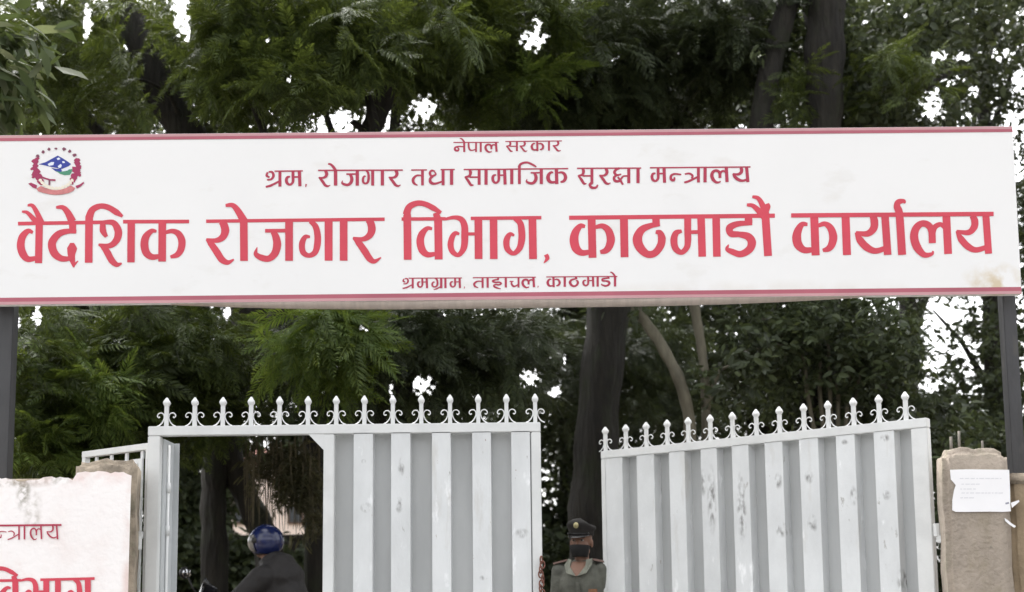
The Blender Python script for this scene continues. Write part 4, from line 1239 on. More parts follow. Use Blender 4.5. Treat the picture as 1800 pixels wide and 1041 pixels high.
# arching shrub above the swung leaf
Y7 = 11.8
g7 = gpt(1470, Y7)
c7 = foliage([(1330, 590, 11.6, 70, 50, 0.5, 100), (1420, 570, 11.7, 90, 50, 0.5, 130), (1510, 580, 11.6, 90, 60, 0.5, 140), (1570, 640, 11.6, 60, 70, 0.5, 120), (1480, 640, 11.8, 90, 50, 0.5, 90), (1590, 720, 11.8, 60, 50, 0.5, 80), (1400, 500, 11.9, 160, 60, 0.6, 120), (1320, 680, 12.2, 80, 50, 0.5, 50), (1420, 700, 12.3, 80, 40, 0.5, 50), (1648, 850, 11.4, 40, 60, 0.4, 130), (1655, 970, 11.2, 40, 80, 0.4, 150), (1690, 760, 12.0, 60, 30, 0.4, 60)], 'twig', 81, (0.20, 0.30), 0.25)
pth = []
for (x1, y1, x2, y2) in ((1400, 600, 1290, 620), (1430, 570, 1330, 560), (1500, 600, 1560, 570), (1520, 640, 1600, 640), (1455, 600, 1440, 540), (1475, 660, 1520, 600)):
    pth.append(([g7, (lerp(1470, x1, .3), 850, Y7), (lerp(1470, x1, .7), 700, Y7 - .05), (x1, y1, Y7 - .2), (x2, y2, Y7 - .3)], [.028, .024, .02, .013, .005]))
tree('shrub', 'arching broad leaved shrub showing above the half open gate leaf', 'shrub', (g7.x, Y7), pth, [('crown', *c7, 'broad')], 'palebark')

# broad leaved tree on the far right, sky showing between its leaves
Y8 = 15.5
g8 = gpt(1765, Y8)
c8 = foliage([(*q[:6], int(q[6] * 1.7)) for q in [(1750, 150, 14.8, 80, 60, 0.8, 40), (1700, 190, 15, 70, 40, 0.7, 26), (1790, 60, 15.2, 90, 80, 0.9, 60), (1700, 70, 15.4, 80, 50, 0.8, 40), (1745, 590, 15.0, 60, 60, 0.7, 50), (1700, 660, 15.2, 80, 60, 0.8, 44), (1640, 690, 15.4, 60, 50, 0.7, 26), (1760, 700, 15.0, 70, 60, 0.8, 50),
              (1680, 760, 15, 110, 50, 0.8, 90), (1770, 790, 15, 80, 60, 0.8, 60), (1620, 540, 15.4, 40, 30, 0.5, 16), (1720, 400, 15, 160, 130, 1.2, 120), (1740, -120, 15, 200, 110, 1.5, 80), (1900, 200, 15, 130, 300, 1.5, 120), (1920, 650, 15, 130, 200, 1.5, 90)]], 'twig', 91, (0.24, 0.36), 0.2, grow=1.0)
c8s = foliage([(1660, 590, 14.6, 46, 60, 0.4, 26), (1650, 150, 14.6, 40, 60, 0.4, 22), (1770, 110, 14.6, 40, 50, 0.4, 22), (1795, 300, 14.6, 20, 110, 0.4, 60), (1800, 440, 14.6, 18, 90, 0.4, 40), (1740, 660, 14.6, 50, 50, 0.4, 20), (1690, 100, 14.8, 50, 40, 0.4, 16)], 'twig', 93, (0.20, 0.32), 0.2, gaps=False)
c8b = foliage([(1735, 735, 14.0, 12, 12, 0.1, 3), (1590, 590, 14.2, 16, 16, 0.2, 6), (1600, 640, 14.2, 14, 14, 0.2, 4)], 'twig', 92, (0.30, 0.4), 0.1)
tree('broadleaf_tree', 'broad leaved tree behind the right grey post with white sky between its leaves', 'tree', (g8.x, Y8),
     [([g8, (1760, 900, Y8), (1750, 700, Y8), (1740, 500, Y8), (1730, 300, Y8), (1735, 100, Y8), (1745, -120, Y8)], [.16, .13, .12, .10, .09, .06, .03]),
      ([(1750, 700, Y8), (1690, 600, Y8), (1640, 545, Y8)], [.05, .03, .012]), ([(1738, 450, Y8), (1690, 260, Y8), (1640, 120, Y8)], [.05, .035, .012]),
      ([(1735, 250, Y8), (1770, 150, Y8), (1800, 60, Y8)], [.04, .03, .012])],
     [('crown', *c8, 'broad'), ('crown', *c8s, 'broad'), ('crown', *c8b, 'broad_pale')])

# near broad leaves at the upper left
Y9 = 8.9
g9 = gpt(-160, Y9)
c9 = foliage([(-10, 50, 8.6, 40, 14, 0.2, 5), (-12, 105, 8.7, 34, 26, 0.2, 12), (-60, 80, 8.8, 60, 70, 0.4, 30), (-130, 60, 8.9, 120, 120, 0.6, 70)], 'long', 101, (0.42, 0.60), 0.55, gaps=False, face=(0.7, -0.3, -0.3))
tree('large_leaved_tree', 'large leaved branch of a near tree reaching in above the left end of the banner', 'tree', (g9.x, Y9),
     [([g9, (-155, 800, Y9), (-150, 450, Y9), (-140, 150, Y9), (-130, -100, Y9)], [.12, .10, .08, .06, .03]), ([(-148, 350, Y9), (-80, 100, Y9 - .1), (-10, 30, Y9 - .2)], [.04, .025, .008])],
     [('crown', *c9, 'broad_pale')])

# trees further back that close the view
def back_tree(px, Y, label, blobs, seed, kind='thick', mt='broad', size=(0.38, 0.6), tr=0.2):
    g = gpt(px, Y)
    blobs = [(*q[:6], int(q[6] * 1.9)) for q in blobs]
    c = foliage(blobs, kind, seed, size, 0.2, grow=1.05)
    tree('background_tree', label, 'tree', (g.x, Y), [([g, (px, 900, Y), (px + 10, 600, Y), (px - 10, 300, Y), (px + 15, 0, Y)], [tr, tr * .9, tr * .75, tr * .5, tr * .2]),
          ([(px + 10, 600, Y), (px + 100, 300, Y), (px + 150, 80, Y)], [tr * .5, tr * .35, tr * .1]), ([(px, 500, Y), (px - 110, 250, Y), (px - 160, 60, Y)], [tr * .45, tr * .3, tr * .1])],
         [('crown', *c, mt)], group='trees standing far behind the gate')
back_tree(130, 17.5, 'dense tree far behind the pale pink wall at the left edge', [(130, 130, 17.5, 170, 130, 1.2, 170), (60, 620, 17.5, 130, 150, 1.2, 130), (220, 640, 17.8, 150, 140, 1.2, 150), (100, 380, 17.5, 200, 140, 1.2, 80), (140, 800, 18, 200, 90, 1.0, 100)], 111, mt='jac_dark')
back_tree(330, 19.5, 'dense tree far behind the wicket doorway', [(400, 130, 19.5, 200, 150, 1.4, 200), (400, 620, 19.5, 190, 140, 1.4, 190), (330, 800, 19, 130, 80, 1.0, 90), (420, 380, 19.5, 230, 150, 1.4, 100), (560, 780, 18.5, 50, 80, 0.8, 60), (335, 900, 18, 40, 60, 0.6, 60), (330, 1000, 17, 60, 50, 0.4, 60), (425, 1000, 17, 40, 44, 0.4, 40), (520, 1000, 17, 50, 44, 0.4, 50)], 112, mt='jac_dark')
back_tree(700, 18.5, 'dense tree far behind the closed gate leaf', [(640, 110, 18.5, 200, 120, 1.2, 170), (640, 610, 18.5, 180, 130, 1.2, 160), (700, 790, 18.5, 230, 90, 1.0, 130), (720, 380, 18.5, 230, 140, 1.2, 90), (830, 120, 18.8, 170, 150, 1.2, 150), (840, 640, 18.8, 150, 120, 1.2, 130)], 113, mt='broad')
back_tree(1000, 20.0, 'dense tree far behind the gap between the gate leaves', [(1040, 130, 20, 230, 150, 1.4, 220), (1040, 620, 20, 200, 140, 1.4, 190), (1040, 800, 20, 220, 110, 1.2, 170), (1060, 380, 20, 230, 150, 1.4, 100), (1010, 960, 19.5, 90, 100, 0.8, 130), (990, 1010, 17.5, 70, 70, 0.6, 90)], 114, mt='jac_dark')
back_tree(1330, 18.0, 'dense tree far behind the half open gate leaf', [(1330, 110, 18, 170, 150, 1.2, 190), (1300, 620, 18, 190, 150, 1.2, 200), (1450, 660, 18.2, 140, 120, 1.2, 150), (1330, 380, 18, 220, 150, 1.2, 100), (1480, 100, 18.4, 110, 130, 1.0, 110), (1540, 740, 18.4, 90, 70, 1.0, 70)], 115, mt='broad')
back_tree(1590, 21.0, 'thinner tree far behind the bare plaster pillar', [(1580, 130, 21, 70, 110, 1.0, 50), (1560, 640, 21, 50, 80, 0.8, 40), (1690, 790, 20, 120, 60, 1.0, 70), (1660, 400, 21, 190, 130, 1.2, 70)], 116, mt='bluegreen')

# ------------------------------------------------------------------ house and low wall far behind
hY = 33.0
h0, h1 = at(395, 900, hY), at(548, 900, hY)
hz = at(460, 806, hY).z
hb0 = Vector(((h0.x + h1.x) / 2, hY, yard_z(0, hY)))
house = thing('house', 'pale peach house with a brick red roof seen far through the wicket doorway', 'house', hb0)
MB().box(((h0.x + h1.x) / 2, hY + 1.5, hz / 2), (h1.x - h0.x, 3.0, hz - 0.3)).build('wall', M['bwall'], house, off=hb0)
rf = MB().prism([(h0.x - .2, hY - .25, hz - .16), (h1.x + .2, hY - .25, hz - .16), (h1.x + .2, hY + 1.5, hz + .35), (h0.x - .2, hY + 1.5, hz + .35)], (0, 0, .08))
rf.prism([(h0.x - .2, hY + 1.502, hz + .35), (h1.x + .2, hY + 1.502, hz + .35), (h1.x + .2, hY + 3.2, hz - .16), (h0.x - .2, hY + 3.2, hz - .16)], (0, 0, .08))
rf.build('roof', M['broof'], house, off=hb0)
for px in (425, 520):
    p = at(px, 905, hY)
    wi = MB()
    for (dx, dz, sx, sz) in ((-.19, 0, .05, .5), (.19, 0, .05, .5), (0, .225, .33, .05), (0, -.225, .33, .05)):
        wi.box((p.x + dx, hY - 0.02, p.z + dz), (sx, .06, sz))
    wo = wi.build('window', M['bframe'], house, off=hb0)
    MB().box((p.x, hY - 0.008, p.z), (.33, .012, .40)).build('pane', M['glass'], wo, off=hb0)
lwY = 18.0
a = at(300, 951, lwY); c = at(560, 951, lwY)
lw = MB().box(((a.x + c.x) / 2 - 1, lwY, a.z / 2), (c.x - a.x + 2, 0.22, a.z), bev=0.02)
lw.box(((a.x + c.x) / 2 - 1, lwY, a.z + 0.035), (c.x - a.x + 2.05, 0.30, 0.06), bev=0.01)
tag(lw.build('yard_wall', M['brick']), 'low weathered brick wall across the yard behind the trees', 'wall')

# ------------------------------------------------------------------ people
def capsule(b, pts, rad, n=14, sq=(1, 1)):
    """tapered limb with rounded ends; rad may hold (a, b) half widths across x / y"""
    b.tube(pts, [r if not hasattr(r, '__len__') else r[0] for r in rad], n)
    b.ell(pts[0], (rad[0],) * 3, n=n); b.ell(pts[-1], (rad[-1],) * 3, n=n)

def fuse(mb, name, m, parent, voxel, smooth_it=6):
    """melt overlapping shapes into one continuous surface"""
    o = mb.build(name + '_raw', m, None, True)
    md = o.modifiers.new('r', 'REMESH'); md.mode = 'VOXEL'; md.voxel_size = voxel; md.use_smooth_shade = True
    ms = o.modifiers.new('s', 'SMOOTH'); ms.iterations = smooth_it; ms.factor = 0.5
    dg = bpy.context.evaluated_depsgraph_get()
    dg.update()
    me = bpy.data.meshes.new_from_object(o.evaluated_get(dg))
    me.name = name
    old = o.data
    bpy.data.objects.remove(o); bpy.data.meshes.remove(old)
    me.polygons.foreach_set('use_smooth', [True] * len(me.polygons))
    q = bpy.data.objects.new(name, me)
    COL.objects.link(q)
    q.parent = parent
    if not me.materials: me.materials.append(m)
    return q

def head_shapes(b, c, k=1.0):
    """head facing -y; c = centre between the ears; about 0.23 m tall"""
    x, y, z = c
    b.ell((x, y + .012, z + .035), (.074, .092, .082), n=24)     # skull
    b.ell((x, y - .022, z - .020), (.062, .068, .082), n=20)     # face
    b.ell((x, y - .040, z - .082), (.034, .036, .028), n=14)     # chin
    for s in (-1, 1):
        b.ell((x + s * .040, y - .050, z - .025), (.026, .026, .026), n=12)   # cheeks
        b.ell((x + s * .046, y - .012, z - .062), (.020, .040, .026), n=12)   # jaw
        b.ell((x + s * .078, y + .006, z - .008), (.010, .020, .032), n=12)   # ears
        b.ell((x + s * .032, y - .074, z + .026), (.026, .014, .008), n=12)   # brow
    b.tube([(x, y - .082, z + .018), (x, y - .094, z - .008), (x, y - .104, z - .028)], [.008, .011, .015], 10)
    b.ell((x, y - .098, z - .030), (.017, .014, .011), n=12)
    b.ell((x, y - .082, z - .056), (.024, .010, .006), n=12)     # lips
    b.ell((x, y - .080, z - .067), (.020, .010, .006), n=12)
def hand_shapes(b, wrist, d, side, curl=0.5):
    """hand with palm, four unequal fingers and a thumb; d = pointing direction, side = towards the thumb"""
    d = Vector(d).normalized(); s = Vector(side); s = (s - d * s.dot(d)).normalized(); nrm_ = d.cross(s)
    w_ = Vector(wrist)
    for i in range(4):
        o = s * (0.030 - i * 0.020)
        b.tube([w_ + o * .5, w_ + d * .05 + o * .9, w_ + d * .092 + o], [.017, .017, .012], 8)
        L = (.068, .078, .072, .056)[i]
        p0 = w_ + d * .092 + o
        p1 = p0 + (d * math.cos(curl * .4) + nrm_ * math.sin(curl * .4)) * L * .45
        p2 = p1 + (d * math.cos(curl * 1.1) + nrm_ * math.sin(curl * 1.1)) * L * .32
        p3 = p2 + (d * math.cos(curl * 1.8) + nrm_ * math.sin(curl * 1.8)) * L * .25
        b.tube([p0, p1, p2, p3], [.0095, .009, .0082, .0065], 8)
        b.ell(p3, (.0066,) * 3, n=8)
    t0 = w_ + d * .025 + s * .028
    t1 = t0 + (d * .6 + s * .75 + nrm_ * .2).normalized() * .035
    t2 = t1 + (d * .9 + s * .3 + nrm_ * .3).normalized() * .032
    t3 = t2 + (d * .95 + s * .05 + nrm_ * .35).normalized() * .024
    b.tube([t0, t1, t2, t3], [.014, .0115, .010, .007], 8); b.ell(t3, (.0072,) * 3, n=8)

def body(b, J, fat=1.0):
    for s in ('l', 'r'):
        b.tube([J['hip_' + s], J['knee_' + s], J['ank_' + s]], [.078 * fat, .054, .038], 12)
        b.ell(J['hip_' + s], (.085, .085, .085), n=14); b.ell(J['knee_' + s], (.055,) * 3, n=12); b.ell(J['ank_' + s], (.039,) * 3, n=10)
        b.tube([J['ank_' + s], J['toe_' + s]], [.040, .030], 10); b.ell(J['toe_' + s], (.034, .034, .026), n=10)
        b.tube([J['sh_' + s], J['elb_' + s], J['wr_' + s]], [.046, .038, .026], 12)
        b.ell(J['sh_' + s], (.056,) * 3, n=12); b.ell(J['elb_' + s], (.038,) * 3, n=10)

# guard: peaked cap, dark mask, grey-green shirt, standing behind the edge of the swung leaf
YGd = 9.15
gp = at(1022, 960, YGd)
gz = yard_z(gp.x, YGd)
groot = thing('person', 'guard in a peaked cap, dark mask and grey green uniform shirt between the gate leaves', 'person', (gp.x, YGd, gz), R(-20))
eye_z = at(1022, 951, YGd).z - gz
k = eye_z / 1.64
hc = (0, 0, eye_z - 0.012)
sh = eye_z - 0.208
J = {'hip_l': (.09, .01, .92 * k), 'hip_r': (-.09, .01, .92 * k), 'knee_l': (.11, -.01, .50 * k), 'knee_r': (-.11, -.01, .50 * k), 'ank_l': (.12, .03, .09), 'ank_r': (-.12, .03, .09),
     'toe_l': (.14, -.12, .045), 'toe_r': (-.14, -.12, .045), 'sh_l': (.168, .01, sh), 'sh_r': (-.168, .01, sh - .008), 'elb_l': (.215, .03, sh - .30), 'elb_r': (-.205, .03, sh - .30),
     'wr_l': (.225, -.06, sh - .55), 'wr_r': (-.210, -.06, sh - .55)}
gb = MB()
head_shapes(gb, hc)
gb.tube([(0, .012, sh + .02), (0, .004, hc[2] - .06)], [.054, .050], 16)
gb.ell((0, .01, sh - .10), (.165, .100, .17), n=20); gb.ell((0, .01, sh - .33), (.145, .098, .16), n=20); gb.ell((0, .01, .97 * k), (.155, .105, .12), n=20)
gb.ell((0, .015, sh - .005), (.150, .070, .055), n=18)
body(gb, J)
hand_shapes(gb, J['wr_l'], (0, -.2, -1), (0, -1, .2)); hand_shapes(gb, J['wr_r'], (0, -.2, -1), (0, -1, .2), -0.5)
fuse(gb, 'body', M['skin'], groot, 0.0065, 5)
sb = MB()
sb.ell((0, .012, sh - .10), (.178, .122, .185), n=22); sb.ell((0, .012, sh - .33), (.170, .115, .19), n=22); sb.ell((0, .012, sh - .49), (.172, .120, .13), n=22)
sb.ell((0, .018, sh - .005), (.185, .085, .060), n=20)
for s in ('l', 'r'):
    e, a_ = Vector(J['elb_' + s]), Vector(J['sh_' + s])
    sb.tube([a_, a_ + (e - a_) * .6, a_ + (e - a_) * .92], [.064, .060, .064], 14); sb.ell(a_, (.066, .068, .062), n=14)
fuse(sb, 'shirt', M['shirt'], groot, 0.009, 5)
# open collar, throat in front of the shirt
for s in (-1, 1):
    co = MB().prism([(s * .006, -.128, sh - .050), (s * .070, -.124, sh - .030), (s * .100, -.080, sh + .030), (s * .088, -.020, sh + .078), (s * .052, -.062, sh + .066), (s * .056, -.098, sh + .02)], (s * .003, -.010, .004))
    co.build('collar', M['shirt_pale'], groot)
th = MB().prism([(-.052, -.062, sh + .058), (.052, -.062, sh + .058), (.060, -.098, sh + .02), (.006, -.130, sh - .045), (-.006, -.130, sh - .045), (-.060, -.098, sh + .02)], (0, .05, 0))
th.build('throat', M['skin'], groot, False)
for s in (-1, 1):
    ep = MB().prism([(s * .095, -.040, sh + .066), (s * .205, -.040, sh + .042), (s * .210, .030, sh + .042), (s * .095, .030, sh + .066)], (0, 0, .012))
    ep.build('epaulette', M['epau'], groot)
for q in range(6):
    bt = MB().ell((.004, -.131 + .004 * abs(q - 2), sh - .115 - q * .085), (.0065, .003, .0065), n=10)
    bt.build('button', M['brass'], groot, True)
MB().box((.004, -.124, sh - .32), (.030, .012, .46), bev=.004).build('placket', M['shirt'], groot)
pt = MB()
pt.box((.115, -.118, sh - .155), (.065, .012, .030), bev=.003); pt.build('name_patch', M['orange'], groot)
for s in (-1, 1):
    MB().box((s * .09, -.122, sh - .24), (.10, .012, .11), bev=.004).build('pocket', M['shirt'], groot)
tb = MB()
for s in ('l', 'r'):
    tb.tube([J['hip_' + s], J['knee_' + s], Vector(J['ank_' + s]) + Vector((0, 0, .02))], [.100, .076, .066], 14); tb.ell(J['hip_' + s], (.105, .11, .11), n=14); tb.ell(J['knee_' + s], (.077,) * 3, n=12)
tb.ell((0, .012, .98 * k), (.172, .122, .12), n=18)
fuse(tb, 'trousers', M['trouser'], groot, 0.011, 4)
for s in ('l', 'r'):
    sx = MB(); a_ = Vector(J['ank_' + s]); t_ = Vector(J['toe_' + s])
    sx.tube([a_ + Vector((0, .04, -.035)), a_ + Vector((0, 0, -.03)), t_ + Vector((0, -.01, 0))], [.045, .048, .040], 12); sx.ell(t_ + Vector((0, -.01, 0)), (.044, .05, .035), n=12)
    sx.build('shoe', M['shoe'], groot, True)
for s in (-1, 1):
    e_ = MB(); e_.ell((s * .031, -.080, eye_z + .001), (.014, .010, .0085), n=12)
    eo = e_.build('eye', M['eyew'], groot, True)
    i_ = MB(); i_.ell((s * .031 - .002, -.0885, eye_z + .001), (.0062, .003, .0062), n=10)
    i_.build('iris', M['eyeb'], eo, True)
mk = []
for i in range(9):
    t = i / 8
    row = []
    for j in range(15):
        a_ = lerp(-1.25, 1.25, j / 14)
        bulge = math.cos(a_)
        zz = hc[2] - .018 - .085 * t - .01 * (1 - bulge)
        rr = .074 + .032 * max(0, bulge) ** 2 * math.sin(PI * (0.25 + 0.6 * t)) - .018 * t
        row.append((rr * math.sin(a_) * 1.0, -.018 - rr * math.cos(a_) * 1.02, zz))
    mk.append(row)
mo = grid_mesh('face_mask', np.array(mk), M['mask'], groot)
sm = mo.modifiers.new('t', 'SOLIDIFY'); sm.thickness = 0.004; sm.offset = 1
cp = MB()
cz_ = hc[2] + 0.048
ring = [(.086, .102, 0.0), (.089, .107, .012), (.090, .108, .036), (.100, .120, .050), (.106, .129, .064), (.098, .118, .080), (.070, .085, .092), (.02, .02, .096)]
n = 36
vs = []
for (ra, rb, z) in ring:
    for q in range(n):
        t = 2 * PI * q / n
        fr_ = max(0, -math.sin(t))
        lift = (0.026 if z > .04 else 0.0) * fr_ * (z / .09) + 0.006 * math.sin(2.6 * t + 1) * (z / .09) - 0.016 * math.cos(t) * (z / .09)
        vs.append((ra * math.cos(t), .008 + rb * math.sin(t), cz_ + z + lift))
cp.add(vs, [(i * n + q, i * n + (q + 1) % n, (i + 1) * n + (q + 1) % n, (i + 1) * n + q) for i in range(len(ring) - 1) for q in range(n)] + [tuple((len(ring) - 1) * n + q for q in range(n))])
cap = cp.build('cap', M['cap'], groot, True)
pkv = []
for i in range(4):
    for j in range(17):
        a_ = lerp(-1.05, 1.05, j / 16)
        d_ = i / 3 * .058 * math.cos(a_ * 1.35)
        pkv.append((math.sin(a_) * (.089 + d_ * .5), .008 - math.cos(a_) * (.107 + d_), cz_ + .010 - i / 3 * .030 * math.cos(a_ * 1.2)))
pe = MB().add(pkv, [(i * 17 + j, i * 17 + j + 1, (i + 1) * 17 + j + 1, (i + 1) * 17 + j) for i in range(3) for j in range(16)])
po = pe.build('peak', M['peak'], cap, True)
sm = po.modifiers.new('t', 'SOLIDIFY'); sm.thickness = 0.003
bd = MB().ell((0, -.124, cz_ + .070), (.020, .006, .022), n=14); bd.ell((0, -.130, cz_ + .072), (.010, .005, .012), n=10)
bd.build('badge', M['brass'], cap, True)
cs = MB().tube([(math.sin(a_) * .093, .008 - math.cos(a_) * .112, cz_ + .012) for a_ in np.linspace(-1.1, 1.1, 15)], .0035, 6)
cs.ell((-.075, -.072, cz_ + .014), (.008,) * 3, n=8); cs.ell((.075, -.072, cz_ + .014), (.008,) * 3, n=8)
cs.build('chin_strap', M['peak'], cap, True)

# motorcycle and its rider, heading away to the left
YR = 10.5
rp = at(482, 963, YR)
rz0 = yard_z(rp.x, YR)
HEAD = R(163)                         # local +x of the bike points this way
bike = thing('motorcycle', 'dark motorcycle with a round mirror carrying the blue helmeted rider inside the wicket doorway', 'motorcycle', (rp.x, YR, rz0), HEAD)
rider_fwd = Vector((math.cos(HEAD), math.sin(HEAD), 0))
def wheel(x, r=0.30):
    t = MB()
    prof = [(r - .07, -.035), (r - .02, -.05), (r, -.025), (r + .003, 0), (r, .025), (r - .02, .05), (r - .07, .035)]
    t.lathe(prof, (x, 0, r), 32, axis='Y')
    o = MB().lathe([(.05, -.04), (.06, -.03), (.06, .03), (.05, .04)], (x, 0, r), 20, axis='Y')
    for q in range(10):
        a_ = 2 * PI * q / 10
        o.tube([(x + .05 * math.cos(a_), 0, r + .05 * math.sin(a_)), (x + (r - .065) * math.cos(a_), 0, r + (r - .065) * math.sin(a_))], .008, 6)
    ring_ = [(x + (r - .06) * math.cos(t_), 0, r + (r - .06) * math.sin(t_)) for t_ in np.linspace(0, 2 * PI, 33)]
    o.tube(ring_, .022, 8)
    # tyre as an open ring: rebuild without end caps
    t2 = MB(); t2.tube([(x + (r - .035) * math.cos(t_), 0, r + (r - .035) * math.sin(t_)) for t_ in np.linspace(0, 2 * PI, 41)], .045, 12)
    wo = t2.build('wheel', M['tyre'], bike, True)
    o.build('rim', M['chrome'], wo, True)
wheel(0.80); wheel(-0.48)
MB().tube([(.80, .09, .30), (.62, .09, .78), (.56, .09, .98)], .022, 10).tube([(.80, -.09, .30), (.62, -.09, .78), (.56, -.09, .98)], .022, 10).tube([(.80, -.09, .30), (.80, .09, .30)], .014, 8).build('fork', M['chrome'], bike, True)
tk = MB(); tk.ell((.26, 0, .84), (.27, .15, .12), n=24); tk.ell((.30, 0, .80), (.24, .16, .11), n=20)
fuse(tk, 'fuel_tank', M['bikered'], bike, 0.014, 4)
st_ = MB(); st_.ell((-.18, 0, .80), (.34, .13, .055), n=24); st_.ell((-.45, 0, .83), (.16, .11, .05), n=18)
fuse(st_, 'seat', M['blackpl'], bike, 0.014, 4)
en = MB().box((.18, 0, .46), (.34, .24, .24), bev=.03)
for q in range(5):
    en.box((.26, 0, .60 + q * .022), (.20, .22, .010), bev=.003)
en.lathe([(.09, -.16), (.10, -.15), (.10, .15), (.09, .16)], (.08, 0, .42), 22, axis='Y')
en.build('engine', M['iron'], bike)
MB().tube([(.52, 0, .92), (.30, 0, .70), (-.10, 0, .68), (-.48, 0, .62)], .024, 8).tube([(.48, 0, .86), (.40, 0, .40), (.10, 0, .30), (-.10, 0, .34), (-.48, 0, .30)], .022, 8).build('frame', M['blackpl'], bike, True)
MB().tube([(.28, .14, .50), (.30, .17, .30), (.0, .18, .25), (-.5, .19, .30)], [.02, .022, .025, .04], 12).build('exhaust', M['chrome'], bike, True)
for (xc, a0, a1) in ((.80, R(40), R(170)), (-.48, R(20), R(150))):
    vs = []
    for t_ in np.linspace(a0, a1, 15):
        for y in (-.06, -.03, 0, .03, .06):
            vs.append((xc + .35 * math.cos(t_), y, .30 + (.35 + .012 * (1 - (y / .06) ** 2)) * math.sin(t_)))
    fdo = MB().add(vs, [(i * 5 + j, i * 5 + j + 1, (i + 1) * 5 + j + 1, (i + 1) * 5 + j) for i in range(14) for j in range(4)]).build('mudguard', M['bikered'], bike, True)
    fdo.modifiers.new('t', 'SOLIDIFY').thickness = .004
hl = MB().lathe([(.02, -.09), (.08, -.06), (.10, .0), (.10, .04)], (.64, 0, .93), 22, axis='X')
hlo = hl.build('headlight', M['blackpl'], bike, True)
MB().lathe([(.094, .0), (.08, .02), (.04, .032), (.005, .036)], (.683, 0, .93), 22, axis='X').build('lens', M['lens'], hlo, True)
MB().tube([(.50, .36, .95), (.56, .22, .97), (.60, .06, .95), (.60, -.06, .95), (.56, -.22, .97), (.50, -.36, .95)], .013, 8).build('handlebar', M['blackpl'], bike, True)
for s in (-1, 1):
    gr = MB().tube([(.485, s * .39, .945), (.53, s * .28, .962)], .019, 10)
    gr.build('grip', M['blackpl'], bike, True)
    MB().tube([(.58, s * .24, .975), (.57, s * .38, .962)], .007, 8).build('lever', M['chrome'], bike, True)
cl = MB().lathe([(.05, -.03), (.06, .0), (.055, .03)], (.62, .03, .99), 18); cl.lathe([(.05, -.03), (.06, .0), (.055, .03)], (.62, -.05, .99), 18)
cl.build('instrument_cluster', M['blackpl'], bike, True)
s = 1
mi_ = MB().tube([(.57, s * .20, .97), (.62, s * .24, 1.08), (.63, s * .30, 1.17)], .008, 8)
mi_.ell((.63, s * .34, 1.19), (.026, .075, .050), n=16)
mio = mi_.build('mirror', M['blackpl'], bike, True)
MB().ell((.612, s * .34, 1.19), (.012, .064, .040), n=16).build('mirror_glass', M['mirror'], mio, True)
# small fairing with its smoked screen in front of the instruments
fa = []
for i in range(6):
    for j in range(13):
        a_ = lerp(-1.15, 1.15, j / 12); t_ = i / 5
        fa.append((.60 + (.15 - .06 * t_) * math.cos(a_) - .05 * t_, (.17 - .045 * t_) * math.sin(a_), .86 + .30 * t_ - .10 * t_ * abs(math.sin(a_))))
fao = MB().add(fa, [(i * 13 + j, i * 13 + j + 1, (i + 1) * 13 + j + 1, (i + 1) * 13 + j) for i in range(5) for j in range(12)]).build('fairing', M['bikered'], bike, True)
fao.modifiers.new('t', 'SOLIDIFY').thickness = .004

# rider (own root, same place and heading): local -y is forward for head_shapes
rroot = thing('person', 'rider in a blue helmet and charcoal jacket on the motorcycle inside the wicket doorway', 'person', (rp.x, YR, rz0), HEAD + R(90))
# local frame: forward = -y, left hand = +x
hz_ = at(475, 957, YR).z - rz0
shz = hz_ - .27
HBZ = .97
J2 = {'hip_l': (.10, .10, .86), 'hip_r': (-.10, .10, .86), 'knee_l': (.21, -.34, .72), 'knee_r': (-.21, -.34, .72), 'ank_l': (.22, -.20, .30), 'ank_r': (-.22, -.20, .30),
      'toe_l': (.23, -.36, .26), 'toe_r': (-.23, -.36, .26), 'sh_l': (.200, .0, shz - .01), 'sh_r': (-.200, .0, shz - .01), 'elb_l': (.34, -.20, shz - .23), 'elb_r': (-.34, -.20, shz - .23),
      'wr_l': (.345, -.47, HBZ), 'wr_r': (-.345, -.47, HBZ)}
rb = MB()
HO = -.075
head_shapes(rb, (0, -.01 + HO, hz_))
rb.tube([(0, .0, shz + .02), (0, HO, hz_ - .06)], [.060, .054], 16)
rb.ell((0, .04, shz - .12), (.165, .105, .17), n=20); rb.ell((0, .07, shz - .32), (.15, .10, .15), n=20); rb.ell((0, .10, .90), (.16, .13, .11), n=20)
body(rb, J2)
hand_shapes(rb, J2['wr_l'], (0.3, -.35, -.15), (-1, -.2, 0), 1.0); hand_shapes(rb, J2['wr_r'], (-.3, -.35, -.15), (1, -.2, 0), -1.0)
fuse(rb, 'body', M['skin'], rroot, 0.008, 4)
jk = MB()
jk.ell((0, .045, shz - .11), (.225, .145, .19), n=24); jk.ell((0, .075, shz - .32), (.205, .15, .19), n=24); jk.ell((0, .09, .94), (.20, .165, .15), n=20)
jk.ell((0, .035, shz + .005), (.200, .100, .070), n=20); jk.tube([(0, .035, shz + .03), (0, .028, shz + .10)], [.098, .084], 18)
jk.ell((0, .085, shz + .115), (.135, .095, .085), n=20)            # hood bunched up behind the helmet
jk.ell((0, .13, shz + .0), (.20, .12, .13), n=20); jk.ell((0, .15, shz - .20), (.21, .14, .22), n=20)
jk.tube([(0, .03, shz + .05), (0, -.02 + HO * .4, shz + .17)], [.115, .105], 18)
jk.ell((0, .04, shz + .07), (.19, .15, .09), n=20)
for s in ('l', 'r'):
    jk.tube([J2['sh_' + s], J2['elb_' + s], Vector(J2['wr_' + s]) + Vector((0, .03, .01))], [.108, .086, .056], 14); jk.ell(J2['sh_' + s], (.115, .115, .105), n=14); jk.ell(J2['elb_' + s], (.088,) * 3, n=12)
fuse(jk, 'jacket', M['jacket'], rroot, 0.011, 34)
tj = MB()
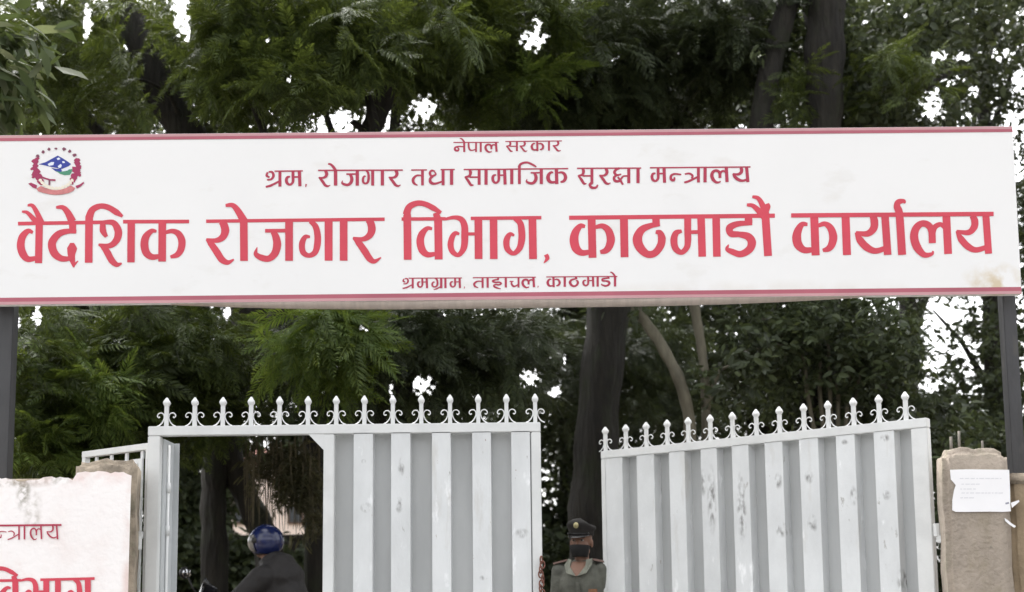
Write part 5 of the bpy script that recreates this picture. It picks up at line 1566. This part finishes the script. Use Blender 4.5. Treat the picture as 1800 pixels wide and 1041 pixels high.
for s in ('l', 'r'):
    tj.tube([J2['hip_' + s], J2['knee_' + s], Vector(J2['ank_' + s]) + Vector((0, 0, .03))], [.108, .082, .066], 14); tj.ell(J2['hip_' + s], (.112,) * 3, n=14); tj.ell(J2['knee_' + s], (.083,) * 3, n=12)
fuse(tj, 'trousers', M['jeans'], rroot, 0.012, 4)
for s in ('l', 'r'):
    sx = MB(); a_ = Vector(J2['ank_' + s]); t_ = Vector(J2['toe_' + s])
    sx.tube([a_ + Vector((0, .05, -.03)), a_ + Vector((0, 0, -.02)), t_], [.045, .050, .042], 12); sx.ell(t_, (.045, .055, .036), n=12)
    sx.build('shoe', M['shoe'], rroot, True)
# helmet: shell with a face opening, visor pushed down at the front
hv, hf = [], []
NH, NA = 18, 36
for i in range(NH + 1):
    ph = PI * 0.80 * i / NH
    for j in range(NA):
        t = 2 * PI * j / NA
        rx_, ry_, rz_ = .128, .152, .140
        hv.append((rx_ * math.sin(ph) * math.cos(t), HO + ry_ * math.sin(ph) * math.sin(t) , hz_ + .028 + rz_ * math.cos(ph)))
for i in range(NH):
    for j in range(NA):
        t = 2 * PI * (j + .5) / NA; ph = PI * 0.80 * (i + .5) / NH
        front = -math.sin(t)
        if front > 0.30 and R(74) < ph < R(128): continue          # eye port
        hf.append((i * NA + j, i * NA + (j + 1) % NA, (i + 1) * NA + (j + 1) % NA, (i + 1) * NA + j))
he = MB().add(hv, hf).build('helmet', M['helmet'], rroot, True)
sm = he.modifiers.new('t', 'SOLIDIFY'); sm.thickness = .018; sm.offset = -1
vv = []
for i in range(6):
    for j in range(17):
        a_ = lerp(-1.22, 1.22, j / 16); ph = R(lerp(70, 130, i / 5))
        vv.append((.132 * math.sin(ph) * math.sin(a_), HO - .002 - .157 * math.sin(ph) * math.cos(a_), hz_ + .028 + .143 * math.cos(ph)))
vo = MB().add(vv, [(i * 17 + j, i * 17 + j + 1, (i + 1) * 17 + j + 1, (i + 1) * 17 + j) for i in range(5) for j in range(16)]).build('visor', M['visor'], he, True)
sm = vo.modifiers.new('t', 'SOLIDIFY'); sm.thickness = .003
for s in (-1, 1):
    MB().ell((s * .124, -.045 + HO, hz_ + .030), (.012, .026, .026), n=14).build('visor_pivot', M['blackpl'], he, True)
